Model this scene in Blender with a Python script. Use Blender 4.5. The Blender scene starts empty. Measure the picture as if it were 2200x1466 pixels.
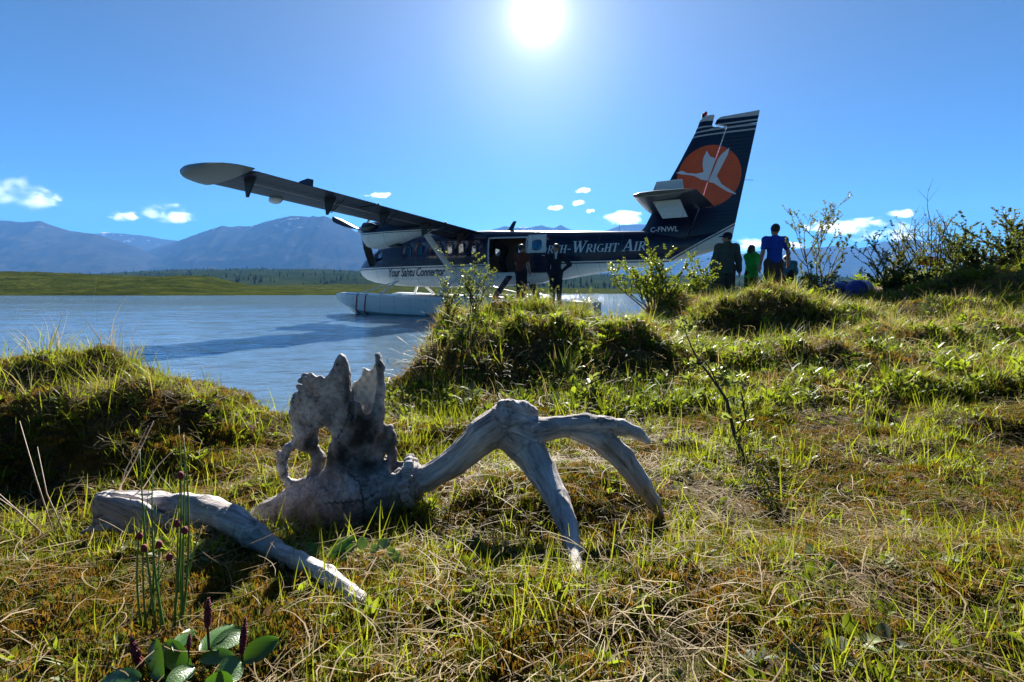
import bpy, bmesh, math, random
import numpy as np
from mathutils import Vector, Matrix, Euler

random.seed(7); rng = np.random.default_rng(11)
R = math.radians
scene = bpy.context.scene
COL = scene.collection

# ------------------------------------------------------------------ camera
F, HC, HZ = 1086.0, 0.83, 628.0          # focal length in photo pixels, eye height above the lake, horizon row
PITCH = math.atan((733 - HZ) / F)
cam_d = bpy.data.cameras.new('camera'); cam = bpy.data.objects.new('camera', cam_d); COL.objects.link(cam)
cam_d.sensor_width = 36.0; cam_d.lens = F / 2200 * 36.0
cam_d.clip_start = 0.02; cam_d.clip_end = 60000
cam.location = (0, 0, HC); cam.rotation_euler = (math.pi / 2 - PITCH, 0, 0)
scene.camera = cam

# ------------------------------------------------------------------ sky, sun, exposure
SUN_EL, SUN_AZ = R(27.2), R(2.7)         # azimuth clockwise from +Y
SUN_DIR = Vector((math.sin(SUN_AZ) * math.cos(SUN_EL), math.cos(SUN_AZ) * math.cos(SUN_EL), math.sin(SUN_EL)))
world = bpy.data.worlds.new('World'); scene.world = world; world.use_nodes = True
wn, wl = world.node_tree.nodes, world.node_tree.links
wn.clear()
w_out = wn.new('ShaderNodeOutputWorld'); w_bg = wn.new('ShaderNodeBackground')
sky = wn.new('ShaderNodeTexSky'); sky.sky_type = 'NISHITA'; sky.sun_disc = False
sky.sun_elevation = SUN_EL; sky.sun_rotation = SUN_AZ; sky.altitude = 2500
sky.air_density = 1.0; sky.dust_density = 1.5; sky.ozone_density = 4.0
SKY_STRENGTH = 0.029
w_bg.inputs['Strength'].default_value = SKY_STRENGTH
# the sun's own glare: disc and aureole round the sun's direction
w_tc = wn.new('ShaderNodeTexCoord')
w_dot = wn.new('ShaderNodeVectorMath'); w_dot.operation = 'DOT_PRODUCT'; w_dot.inputs[1].default_value = SUN_DIR
wl.new(w_tc.outputs['Generated'], w_dot.inputs[0])
w_ac = wn.new('ShaderNodeMath'); w_ac.operation = 'ARCCOSINE'; wl.new(w_dot.outputs['Value'], w_ac.inputs[0])
def w_exp(scale, amp):
    m = wn.new('ShaderNodeMath'); m.operation = 'MULTIPLY'; wl.new(w_ac.outputs[0], m.inputs[0]); m.inputs[1].default_value = -1.0 / R(scale)
    e = wn.new('ShaderNodeMath'); e.operation = 'EXPONENT'; wl.new(m.outputs[0], e.inputs[0])
    k = wn.new('ShaderNodeMath'); k.operation = 'MULTIPLY'; wl.new(e.outputs[0], k.inputs[0]); k.inputs[1].default_value = amp
    return k.outputs[0]
w_add = wn.new('ShaderNodeMath'); w_add.operation = 'ADD'
w_a1 = wn.new('ShaderNodeMath'); w_a1.operation = 'ADD'
wl.new(w_exp(0.75, 80.0), w_a1.inputs[0]); wl.new(w_exp(3.2, 5.0), w_a1.inputs[1])
wl.new(w_a1.outputs[0], w_add.inputs[0]); wl.new(w_exp(19.0, 4.2), w_add.inputs[1])
w_col = wn.new('ShaderNodeVectorMath'); w_col.operation = 'SCALE'; w_col.inputs[0].default_value = (1.0, 0.97, 0.90)
wl.new(w_add.outputs[0], w_col.inputs['Scale'])
w_hs = wn.new('ShaderNodeHueSaturation'); w_hs.inputs['Hue'].default_value = 0.487; w_hs.inputs['Saturation'].default_value = 1.40; w_hs.inputs['Value'].default_value = 1.0
# clear dry northern air: the blue deepens away from the sun
w_m1 = wn.new('ShaderNodeVectorMath'); w_m1.operation = 'SCALE'; w_m1.inputs['Scale'].default_value = 0.078; wl.new(sky.outputs['Color'], w_m1.inputs[0])
w_gm = wn.new('ShaderNodeGamma'); w_gm.inputs['Gamma'].default_value = 1.7; wl.new(w_m1.outputs[0], w_gm.inputs['Color'])
w_m2 = wn.new('ShaderNodeVectorMath'); w_m2.operation = 'SCALE'; w_m2.inputs['Scale'].default_value = 1 / 0.078; wl.new(w_gm.outputs[0], w_m2.inputs[0])
wl.new(w_m2.outputs[0], w_hs.inputs['Color'])
w_sum = wn.new('ShaderNodeVectorMath'); w_sum.operation = 'ADD'
wl.new(w_hs.outputs['Color'], w_sum.inputs[0]); wl.new(w_col.outputs['Vector'], w_sum.inputs[1])
wl.new(w_sum.outputs['Vector'], w_bg.inputs['Color']); wl.new(w_bg.outputs[0], w_out.inputs['Surface'])

sun_d = bpy.data.lights.new('sun', 'SUN'); sun = bpy.data.objects.new('sun', sun_d); COL.objects.link(sun)
sun_d.energy = 5.0; sun_d.angle = R(0.53); sun_d.color = (1.0, 0.95, 0.86)
sun.rotation_euler = (-SUN_DIR).to_track_quat('-Z', 'Y').to_euler()

scene.view_settings.view_transform = 'Standard'; scene.view_settings.look = 'None'
scene.view_settings.exposure = 2.12; scene.view_settings.gamma = 1.0; scene.view_settings.use_curve_mapping = False
scene.render.engine = 'CYCLES'
scene.cycles.use_denoising = True
scene.cycles.max_bounces = 7; scene.cycles.diffuse_bounces = 3; scene.cycles.glossy_bounces = 3
scene.cycles.transmission_bounces = 4; scene.cycles.transparent_max_bounces = 8; scene.cycles.volume_bounces = 1
scene.cycles.caustics_reflective = False; scene.cycles.caustics_refractive = False
scene.cycles.sample_clamp_indirect = 6.0

# ------------------------------------------------------------------ helpers
CP, SP = math.cos(PITCH), math.sin(PITCH)
def ray(px, py):
    u, v = (px - 1100) / F, (733 - py) / F
    return np.array([u, CP + v * SP, -SP + v * CP])
def at(px, py, y):                        # the point at distance y (metres along the view) seen at a photo position
    r = ray(px, py); t = y / r[1]
    return np.array([r[0] * t, y, HC + r[2] * t])
def pxm(y):                               # metres per photo pixel at distance y
    return y / F

def tag(o, label=None, cat=None, group=None, kind=None):
    if label: o['label'] = label
    if cat: o['category'] = cat
    if group: o['group'] = group
    if kind: o['kind'] = kind
    return o
def empty(name, loc=(0, 0, 0), rz=0.0, label=None, cat=None, group=None, kind=None):
    o = bpy.data.objects.new(name, None); COL.objects.link(o)
    o.location = loc; o.rotation_euler = (0, 0, rz); o.empty_display_size = 0.1
    return tag(o, label, cat, group, kind)
def mesh_obj(name, me, mats=None, parent=None, link=True):
    o = bpy.data.objects.new(name, me)
    if mats is not None:
        for m in (mats if isinstance(mats, (list, tuple)) else [mats]): me.materials.append(m)
    if link: COL.objects.link(o)
    if parent is not None: o.parent = parent
    return o
def np_mesh(name, V, Fc, smooth=True):
    me = bpy.data.meshes.new(name)
    V = np.asarray(V, dtype=np.float32)
    if isinstance(Fc, np.ndarray):
        n, k = Fc.shape
        me.vertices.add(len(V)); me.vertices.foreach_set('co', V.ravel())
        me.loops.add(n * k); me.loops.foreach_set('vertex_index', Fc.astype(np.int32).ravel())
        me.polygons.add(n); me.polygons.foreach_set('loop_start', np.arange(0, n * k, k, dtype=np.int32))
        me.polygons.foreach_set('loop_total', np.full(n, k, dtype=np.int32))
        me.update(calc_edges=True)
    else:
        me.from_pydata([tuple(v) for v in V], [], Fc); me.update()
    if smooth: me.polygons.foreach_set('use_smooth', np.ones(len(me.polygons), dtype=bool))
    return me

class MB:
    """collects simple shapes into one mesh"""
    def __init__(s): s.v = []; s.f = []; s.m = []
    def add(s, V, Fc, mi=0):
        b = len(s.v); s.v += [tuple(map(float, v)) for v in V]
        s.f += [tuple(int(i) + b for i in f) for f in Fc]; s.m += [mi] * len(Fc); return s
    def box(s, c, d, mi=0, M=None):
        V = [(c[0] + sx * d[0] / 2, c[1] + sy * d[1] / 2, c[2] + sz * d[2] / 2) for sx in (-1, 1) for sy in (-1, 1) for sz in (-1, 1)]
        if M is not None: V = [M @ Vector(v) for v in V]
        return s.add(V, [(0, 1, 3, 2), (4, 6, 7, 5), (0, 4, 5, 1), (2, 3, 7, 6), (0, 2, 6, 4), (1, 5, 7, 3)], mi)
    def tube(s, P, rad, n=8, mi=0, flat=(1, 1), cap=True, up=(0, 0, 1)):
        P = [Vector(p) for p in P]; rad = rad if hasattr(rad, '__len__') else [rad] * len(P)
        V = []; prev = None
        for i, p in enumerate(P):
            t = (P[min(i + 1, len(P) - 1)] - P[max(i - 1, 0)]).normalized()
            u = Vector(up) if prev is None else prev
            u = (u - t * u.dot(t))
            if u.length < 1e-4: u = Vector((1, 0, 0)) - t * t.x
            u.normalize(); prev = u; w = t.cross(u)
            for k in range(n):
                a = 2 * math.pi * k / n
                V.append(p + (u * math.cos(a) * flat[0] + w * math.sin(a) * flat[1]) * rad[i])
        Fc = [(i * n + k, i * n + (k + 1) % n, (i + 1) * n + (k + 1) % n, (i + 1) * n + k) for i in range(len(P) - 1) for k in range(n)]
        if cap: Fc += [tuple(range(n - 1, -1, -1)), tuple(range((len(P) - 1) * n, len(P) * n))]
        return s.add(V, Fc, mi)
    def loft(s, rings, mi=0, cap=True, closed=True):
        n = len(rings[0]); V = [p for r in rings for p in r]
        Fc = [(i * n + k, i * n + (k + 1) % n, (i + 1) * n + (k + 1) % n, (i + 1) * n + k) for i in range(len(rings) - 1) for k in range(n if closed else n - 1)]
        if cap: Fc += [tuple(range(n - 1, -1, -1)), tuple(range((len(rings) - 1) * n, len(rings) * n))]
        return s.add(V, Fc, mi)
    def prism(s, poly, fn0, fn1, mi=0):
        n = len(poly); V = [fn0(*p) for p in poly] + [fn1(*p) for p in poly]
        Fc = [tuple(range(n - 1, -1, -1)), tuple(range(n, 2 * n))] + [(k, (k + 1) % n, n + (k + 1) % n, n + k) for k in range(n)]
        return s.add(V, Fc, mi)
    def ball(s, c, r, nu=10, nv=7, mi=0):
        r = r if hasattr(r, '__len__') else (r, r, r); V = [(c[0], c[1], c[2] - r[2])]
        for j in range(1, nv):
            th = math.pi * j / nv
            V += [(c[0] + r[0] * math.sin(th) * math.cos(2 * math.pi * k / nu), c[1] + r[1] * math.sin(th) * math.sin(2 * math.pi * k / nu), c[2] - r[2] * math.cos(th)) for k in range(nu)]
        V.append((c[0], c[1], c[2] + r[2])); L = len(V) - 1
        Fc = [(0, 1 + (k + 1) % nu, 1 + k) for k in range(nu)]
        Fc += [(1 + j * nu + k, 1 + j * nu + (k + 1) % nu, 1 + (j + 1) * nu + (k + 1) % nu, 1 + (j + 1) * nu + k) for j in range(nv - 2) for k in range(nu)]
        Fc += [(L, 1 + (nv - 2) * nu + k, 1 + (nv - 2) * nu + (k + 1) % nu) for k in range(nu)]
        return s.add(V, Fc, mi)
    def build(s, name, mats, parent=None, smooth=False, angle=None, bevel=0, link=True):
        me = bpy.data.meshes.new(name); me.from_pydata(s.v, [], s.f)
        me.polygons.foreach_set('material_index', s.m); me.update()
        bm = bmesh.new(); bm.from_mesh(me); bmesh.ops.recalc_face_normals(bm, faces=bm.faces); bm.to_mesh(me); bm.free()
        if smooth: me.polygons.foreach_set('use_smooth', [True] * len(me.polygons))
        o = mesh_obj(name, me, mats, parent, link)
        if smooth and angle: me.set_sharp_from_angle(angle=R(angle))
        if bevel:
            b = o.modifiers.new('bevel', 'BEVEL'); b.width = bevel; b.segments = 2; b.limit_method = 'ANGLE'
        return o

# noise on numpy arrays -------------------------------------------------
_PERM = rng.permutation(256); _PERM = np.concatenate([_PERM, _PERM, _PERM]); _GR = rng.normal(size=(256, 3)); _GR /= np.linalg.norm(_GR, axis=1)[:, None]
def pnoise(p):
    p = np.asarray(p, dtype=np.float64); i = np.floor(p).astype(np.int64); f = p - i; i &= 255
    u = f * f * f * (f * (f * 6 - 15) + 10); out = 0
    for dx in (0, 1):
        for dy in (0, 1):
            for dz in (0, 1):
                h = _PERM[_PERM[_PERM[(i[..., 0] + dx) & 255] + ((i[..., 1] + dy) & 255)] + ((i[..., 2] + dz) & 255)]
                g = _GR[h]; d = (g * (f - np.array([dx, dy, dz]))).sum(-1)
                w = (u[..., 0] if dx else 1 - u[..., 0]) * (u[..., 1] if dy else 1 - u[..., 1]) * (u[..., 2] if dz else 1 - u[..., 2])
                out = out + w * d
    return out * 1.5
def fbm(p, octv=4, lac=2.0, gain=0.5):
    p = np.asarray(p, dtype=np.float64); a, s = 1.0, 0
    for o in range(octv): s = s + a * pnoise(p + 17.3 * o); p = p * lac; a *= gain
    return s
def ridged(p, octv=4):
    p = np.asarray(p, dtype=np.float64); a, s = 1.0, 0
    for o in range(octv): s = s + a * (1 - np.abs(pnoise(p + 9.7 * o)) * 2); p = p * 2.03; a *= 0.5
    return s
def xy0(x, y, z=0.0): return np.stack([np.asarray(x, float), np.asarray(y, float), np.full(np.shape(x), z, float)], -1)
def sstep(a, b, x): t = np.clip((x - a) / (b - a), 0, 1); return t * t * (3 - 2 * t)

# signed-distance modelling: round cones and ellipsoids blended on a grid, meshed with surface nets
class SDF:
    def __init__(s, lo, hi, h):
        s.h = h; s.lo = np.array(lo, float); s.n = np.ceil((np.array(hi) - s.lo) / h).astype(int) + 1
        s.d = np.full(s.n, 0.5, dtype=np.float32)
    def _win(s, lo, hi, pad):
        a = np.clip(np.floor((np.array(lo) - pad - s.lo) / s.h).astype(int), 0, s.n); b = np.clip(np.ceil((np.array(hi) + pad - s.lo) / s.h).astype(int) + 1, 0, s.n)
        if (b <= a).any(): return None, None
        sl = tuple(slice(i, j) for i, j in zip(a, b))
        g = np.stack(np.meshgrid(*[s.lo[k] + s.h * np.arange(a[k], b[k]) for k in range(3)], indexing='ij'), -1)
        return sl, g
    def _mix(s, sl, d, k, op):
        c = s.d[sl]
        if op == 'cut': d = -d; hh = np.clip(0.5 - 0.5 * (d - c) / k, 0, 1); s.d[sl] = c * (1 - hh) * 1 + d * hh if False else np.maximum(c, d) + 0.25 * k * np.maximum(1 - np.abs(c - d) / k, 0) ** 2
        else: s.d[sl] = np.minimum(c, d) - 0.25 * k * np.maximum(1 - np.abs(c - d) / k, 0) ** 2
    def cone(s, a, b, ra, rb, k=0.01, op='add', squash=None):
        a = np.array(a, float); b = np.array(b, float); rm = max(ra, rb)
        sl, g = s._win(np.minimum(a, b) - rm, np.maximum(a, b) + rm, 0.03 + k)
        if sl is None: return s
        ab = b - a; L2 = max(ab @ ab, 1e-12); t = np.clip(((g - a) @ ab) / L2, 0, 1)
        q = g - a - t[..., None] * ab
        if squash is not None:                              # (direction, factor): thinner along that direction
            n = np.array(squash[0], float); n /= np.linalg.norm(n); q = q + (q @ n)[..., None] * n * (1 / squash[1] - 1)
        s._mix(sl, np.linalg.norm(q, axis=-1) - (ra + (rb - ra) * t), k, op); return s
    def chain(s, P, rad, k=0.01, op='add', squash=None):
        for i in range(len(P) - 1): s.cone(P[i], P[i + 1], rad[i], rad[i + 1], k, op, squash)
        return s
    def ell(s, c, r, k=0.01, op='add', M=None):
        c = np.array(c, float); r = np.array(r, float); m = r.max()
        sl, g = s._win(c - m, c + m, 0.03 + k)
        if sl is None: return s
        q = g - c
        if M is not None: q = q @ np.array(M)
        k0 = np.linalg.norm(q / r, axis=-1); k1 = np.linalg.norm(q / (r * r), axis=-1)
        s._mix(sl, k0 * (k0 - 1) / np.maximum(k1, 1e-6), k, op); return s
    def field(s, fn, lo, hi, k=0.01, op='add'):
        sl, g = s._win(lo, hi, 0.02 + k)
        if sl is not None: s._mix(sl, fn(g), k, op)
        return s
    def net(s):
        d = s.d; n = np.array(d.shape); inside = d < 0
        corner = [inside[i:n[0] - 1 + i, j:n[1] - 1 + j, k:n[2] - 1 + k] for i in (0, 1) for j in (0, 1) for k in (0, 1)]
        cnt = sum(c.astype(np.int8) for c in corner); cells = np.argwhere((cnt > 0) & (cnt < 8))
        idx = -np.ones(n - 1, dtype=np.int64); idx[tuple(cells.T)] = np.arange(len(cells))
        acc = np.zeros((len(cells), 3)); num = np.zeros(len(cells)); off = [(i, j, k) for i in (0, 1) for j in (0, 1) for k in (0, 1)]
        for ai, A in enumerate(off):
            for B in off[ai + 1:]:
                if sum(abs(x - y) for x, y in zip(A, B)) != 1: continue
                da = d[tuple((cells + A).T)]; db = d[tuple((cells + B).T)]; m = (da < 0) != (db < 0)
                t = np.where(m, da / np.where(m, da - db, 1), 0)[:, None]
                acc += np.where(m[:, None], np.array(A) + t * (np.array(B) - np.array(A)), 0); num += m
        V = s.lo + (cells + acc / num[:, None]) * s.h; Q = []
        for ax in range(3):
            o1, o2 = (ax + 1) % 3, (ax + 2) % 3
            a = [slice(None)] * 3; b = [slice(None)] * 3; a[ax] = slice(0, -1); b[ax] = slice(1, None)
            ia, ib = inside[tuple(a)], inside[tuple(b)]
            for flip, mask in ((False, ia & ~ib), (True, ~ia & ib)):
                e = np.argwhere(mask); e = e[(e[:, o1] > 0) & (e[:, o2] > 0) & (e[:, o1] < n[o1] - 1) & (e[:, o2] < n[o2] - 1)]
                if not len(e): continue
                c = []
                for (p, q) in ((0, 0), (1, 0), (1, 1), (0, 1)):
                    x = e.copy(); x[:, o1] -= p; x[:, o2] -= q; c.append(idx[tuple(x.T)])
                q = np.stack(c, 1); Q.append(q[:, ::-1] if flip else q)
        return V, np.concatenate(Q)

# ------------------------------------------------------------------ materials
class NT:
    """short-hand for building a node material"""
    def __init__(s, name):
        s.mat = bpy.data.materials.new(name); s.mat.use_nodes = True; s.t = s.mat.node_tree; s.t.nodes.clear()
        s.out = s.n('ShaderNodeOutputMaterial')
    def n(s, typ, ins=None, **kw):
        nd = s.t.nodes.new(typ)
        for k, v in kw.items(): setattr(nd, k, v)
        for k, v in (ins or {}).items(): s.set(nd.inputs[k], v)
        return nd
    def set(s, sock, v):
        if hasattr(v, 'is_output') or isinstance(v, bpy.types.NodeSocket): s.t.links.new(v, sock)
        else:
            if sock.type == 'RGBA' and len(v) == 3: v = (*v, 1)
            sock.default_value = v
    def coord(s, which='Object'): return s.n('ShaderNodeTexCoord').outputs[which]
    def pos(s): return s.n('ShaderNodeNewGeometry').outputs['Position']
    def mapping(s, vec, scale=(1, 1, 1), rot=(0, 0, 0)):
        return s.n('ShaderNodeMapping', {'Vector': vec, 'Scale': scale, 'Rotation': rot}).outputs[0]
    def noise(s, vec, scale, detail=4, rough=0.55, dist=0.0, out='Fac'):
        return s.n('ShaderNodeTexNoise', {'Vector': vec, 'Scale': scale, 'Detail': detail, 'Roughness': rough, 'Distortion': dist}).outputs[out]
    def math(s, op, a, b=0.0, clamp=False):
        nd = s.n('ShaderNodeMath', operation=op, use_clamp=clamp); s.set(nd.inputs[0], a); s.set(nd.inputs[1], b); return nd.outputs[0]
    def ramp(s, fac, stops, interp='LINEAR'):
        nd = s.n('ShaderNodeValToRGB'); nd.color_ramp.interpolation = interp; e = nd.color_ramp.elements
        while len(e) < len(stops): e.new(0.5)
        for el, (p, c) in zip(e, stops): el.position = p; el.color = (*c, 1) if len(c) == 3 else c
        s.set(nd.inputs[0], fac); return nd.outputs[0]
    def rng(s, v, a, b, c=0.0, d=1.0):
        return s.n('ShaderNodeMapRange', {0: v, 1: a, 2: b, 3: c, 4: d}).outputs[0]
    def mix(s, fac, a, b, blend='MIX'):
        nd = s.n('ShaderNodeMix', data_type='RGBA', blend_type=blend); s.set(nd.inputs[0], fac); s.set(nd.inputs[6], a); s.set(nd.inputs[7], b); return nd.outputs[2]
    def bump(s, h, strength=0.3, dist=0.01, nrm=None):
        nd = s.n('ShaderNodeBump', {'Height': h, 'Strength': strength, 'Distance': dist})
        if nrm is not None: s.set(nd.inputs['Normal'], nrm)
        return nd.outputs[0]
    def sep(s, v): return s.n('ShaderNodeSeparateXYZ', {0: v}).outputs
    def pbr(s, base, rough=0.6, normal=None, metal=0.0, spec=0.5, coat=0.0, **ex):
        ins = {'Base Color': base, 'Roughness': rough, 'Metallic': metal, 'Specular IOR Level': spec, 'Coat Weight': coat}
        ins.update(ex)
        nd = s.n('ShaderNodeBsdfPrincipled', ins)
        if normal is not None: s.set(nd.inputs['Normal'], normal)
        return nd.outputs[0]
    def surf(s, sh): s.t.links.new(sh, s.out.inputs['Surface']); return s.mat

def plain(name, col, rough=0.5, metal=0.0, coat=0.0, var=0.12, scale=6.0, bump=0.0, spec=0.5):
    t = NT(name); p = t.coord(); nz = t.noise(p, scale, 5, 0.6)
    c = t.mix(t.rng(nz, 0.3, 0.7), tuple(x * (1 - var) for x in col), tuple(min(1, x * (1 + var)) for x in col))
    nrm = t.bump(t.noise(p, scale * 8, 3), bump, 0.01) if bump else None
    return t.surf(t.pbr(c, t.rng(nz, 0.3, 0.7, rough * 0.85, min(1, rough * 1.15)), nrm, metal, spec, coat))
def leafy(name, lo, hi, trans=0.45, rough=0.45, scale=3.0, tip=None):
    """thin translucent leaves whose colour varies from one instance to the next"""
    t = NT(name); oi = t.n('ShaderNodeObjectInfo'); nz = t.noise(t.pos(), scale, 3)
    f = t.math('ADD', t.math('MULTIPLY', oi.outputs['Random'], 0.5), t.math('MULTIPLY', nz, 0.6))
    f = t.rng(f, 0.25, 0.85); c = t.mix(f, lo, hi)
    if tip is not None:
        uvz = t.sep(t.coord('Object'))[2]; c = t.mix(t.rng(uvz, tip[0], tip[1]), c, tip[2])
    b = t.pbr(c, rough, None, 0, 0.22)
    tr = t.n('ShaderNodeBsdfTranslucent', {'Color': t.mix(0.35, c, (min(1, hi[0] * 1.6), min(1, hi[1] * 1.6), hi[2] * 0.8))})
    m = t.n('ShaderNodeMixShader', {0: trans, 1: b, 2: tr.outputs[0]})
    return t.surf(m.outputs[0])
# ------------------------------------------------------------------ near ground
SHORE = np.array([(-40, 2.6), (-6, 2.75), (-3, 2.8), (-1.75, 2.78), (-1.32, 2.75), (-1.22, 3.0), (-1.15, 3.35), (-0.86, 3.5), (-0.92, 4.3), (-0.55, 5.3),
                  (0.35, 5.75), (1.2, 6.2), (1.7, 7.0), (1.95, 8.4), (2.6, 9.6), (3.4, 11.2), (4.6, 13.4), (6.2, 15.6), (9, 18), (15, 22), (60, 40)], float)
def shore_dist(x, y):
    """signed distance to the waterline, positive on land"""
    p = np.stack([x, y], -1); best = np.full(np.shape(x), 1e9); sgn = np.ones(np.shape(x))
    for a, b in zip(SHORE[:-1], SHORE[1:]):
        ab = b - a; t = np.clip(((p - a) @ ab) / (ab @ ab), 0, 1); q = p - a - t[..., None] * ab; d = np.hypot(q[..., 0], q[..., 1])
        cr = ab[0] * (p[..., 1] - a[1]) - ab[1] * (p[..., 0] - a[0])
        m = d < best; best = np.where(m, d, best); sgn = np.where(m, np.where(cr > 0, -1, 1), sgn)
    return best * sgn
HUMMOCKS = [  # x, y, rx, ry, height, squareness
    (-2.0, 2.08, 0.66, 0.50, 0.33, 2.6), (-1.45, 2.2, 0.22, 0.30, 0.20, 2.3), (-3.4, 1.9, 0.9, 0.6, 0.27, 2.5),
    (-0.05, 4.25, 0.92, 0.88, 0.33, 2.8), (0.72, 4.05, 0.42, 0.55, 0.24, 2.6), (-0.55, 3.85, 0.40, 0.55, 0.25, 2.5),
    (2.3, 7.7, 0.55, 0.6, 0.34, 2.6), (2.85, 7.3, 0.5, 0.5, 0.24, 2.5), (3.6, 8.6, 0.9, 0.8, 0.18, 2.5),
    (2.65, 5.35, 0.72, 0.42, 0.36, 2.8), (3.5, 5.7, 0.6, 0.45, 0.24, 2.5), (2.05, 3.45, 0.42, 0.30, 0.15, 2.6), (3.0, 3.9, 0.45, 0.28, 0.13, 2.5), (4.9, 5.4, 0.7, 0.35, 0.20, 2.5), (1.35, 5.6, 0.35, 0.3, 0.12, 2.4),
    (6.6, 6.3, 1.3, 0.75, 0.48, 2.6), (5.5, 6.9, 0.8, 0.6, 0.17, 2.5), (4.4, 4.4, 0.9, 0.5, 0.12, 2.4), (3.1, 2.55, 0.6, 0.4, 0.06, 2.2),
    (8.5, 9.5, 1.6, 1.2, 0.45, 2.6), (1.9, 1.25, 0.5, 0.3, 0.04, 2.2), (-0.75, 1.02, 0.34, 0.13, 0.05, 2.4), (-0.42, 1.36, 0.34, 0.24, 0.04, 2.4), (-0.02, 1.38, 0.30, 0.18, 0.085, 2.2)]
HOLLOWS = [(-1.15, 2.75, 0.45, 0.4, 0.13), (-0.5, 2.65, 0.4, 0.3, 0.05), (0.35, 2.75, 0.7, 0.3, 0.05), (1.9, 0.98, 0.55, 0.10, 0.07), (1.55, 1.45, 0.25, 0.08, 0.04), (-1.1, 0.95, 0.3, 0.1, 0.06)]
def ground_base(x, y):
    x = np.asarray(x, float); y = np.asarray(y, float)
    z = 0.20 + 0.030 * np.clip(y - 2, 0, 8) + 0.045 * np.clip(x - 0.6, 0, 9) * (1 - 0.85 * sstep(8.5, 11.5, y)) + 0.02 * np.clip(y - 16, 0, 20)
    wob = fbm(xy0(x * 1.7, y * 1.7, 3.1), 3)
    z = z + 0.15 * (1 - sstep(0.72, 1.27, y))                      # the bank rises towards the viewer's feet
    acc = np.zeros(np.shape(x)); w = 1 + 0.36 * wob
    for hx, hy, rx, ry, h, p in HUMMOCKS:
        r = (np.abs((x - hx) / (rx * w)) ** p + np.abs((y - hy) / (ry * w)) ** p) ** (1 / p)
        acc = acc + (h * np.exp(-np.log(2) * np.minimum(r, 4) ** 3.0)) ** 3
    hum = acc ** (1 / 3); z = z + hum * (1 + 0.35 * fbm(xy0(x * 3.4, y * 3.4, 14.0), 3))
    for hx, hy, rx, ry, h in HOLLOWS: z = z - h * np.exp(-(((x - hx) / rx) ** 2 + ((y - hy) / ry) ** 2))
    z = z + 0.05 * fbm(xy0(x * 0.9, y * 0.9), 4) * sstep(0.3, 2.0, np.hypot(x, y)) + 0.022 * fbm(xy0(x * 6, y * 6, 1.0), 3) + 0.035 * np.clip(fbm(xy0(x * 2.6, y * 3.2, 9.0), 3), -0.3, 1) * sstep(1.4, 2.4, y)
    # ruts and peat hollows
    z = z - 0.05 * sstep(0.22, 0.5, pnoise(xy0(x * 1.5 + 4.1, y * 2.1, 7.7)))
    return z
def ground_z(x, y):
    d = shore_dist(np.asarray(x, float), np.asarray(y, float)) + 0.10 * pnoise(xy0(np.asarray(x) * 2.1, np.asarray(y) * 2.1, 5.0))
    k = sstep(-0.16, 0.42, d); z = ground_base(x, y)
    return -0.5 + (z + 0.5) * k ** 0.8 - 0.25 * (1 - sstep(-1.5, 0.1, d))
def axis(lo, hi, fine_lo, fine_hi, h0, grow):
    a = list(np.arange(fine_lo, fine_hi, h0)); s = h0
    while a[-1] < hi: s *= grow; a.append(a[-1] + s)
    s = h0; b = [fine_lo]
    while b[-1] > lo: s *= grow; b.append(b[-1] - s)
    return np.array(b[:0:-1] + a)
gx = axis(-38, 60, -2.2, 3.2, 0.022, 1.035); gy = axis(-6, 42, 0.4, 5.0, 0.022, 1.03)
GX, GY = np.meshgrid(gx, gy, indexing='ij'); GZ = ground_z(GX, GY)
GZ = GZ + 0.008 * fbm(xy0(GX * 21, GY * 21, 2.0), 3) + 0.006 * ridged(xy0(GX * 42, GY * 42, 4.0), 2)
def grid_faces(nx, ny):
    i = np.arange(nx * ny).reshape(nx, ny); return np.stack([i[:-1, :-1], i[1:, :-1], i[1:, 1:], i[:-1, 1:]], -1).reshape(-1, 4)

t = NT('tundra_soil'); p = t.pos()
n1 = t.noise(p, 1.9, 5, 0.6); n2 = t.noise(p, 9.0, 5, 0.65, 0.4); n3 = t.noise(p, 95.0, 5, 0.72); n4 = t.noise(p, 480.0, 3, 0.65)
soil = t.ramp(n3, [(0.30, (0.014, 0.008, 0.005)), (0.52, (0.050, 0.028, 0.014)), (0.75, (0.13, 0.075, 0.04))])
moss = t.ramp(n3, [(0.30, (0.050, 0.034, 0.010)), (0.55, (0.135, 0.085, 0.018)), (0.8, (0.24, 0.15, 0.035))])
green = t.ramp(n3, [(0.30, (0.022, 0.032, 0.007)), (0.55, (0.06, 0.085, 0.015)), (0.8, (0.13, 0.15, 0.03))])
c = t.mix(t.rng(n2, 0.42, 0.60), soil, moss); c = t.mix(t.rng(t.math('ADD', n1, t.math('MULTIPLY', n2, 0.5)), 0.84, 1.0), c, green)
hgt = t.math('ADD', t.math('MULTIPLY', n3, 0.7), t.math('MULTIPLY', n4, 0.5))
M_soil = t.surf(t.pbr(c, 0.92, t.bump(hgt, 1.0, 0.007), 0, 0.25))
ground = mesh_obj('ground', np_mesh('ground', np.stack([GX, GY, GZ], -1).reshape(-1, 3), grid_faces(len(gx), len(gy))), M_soil)
tag(ground, kind='structure')

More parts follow.
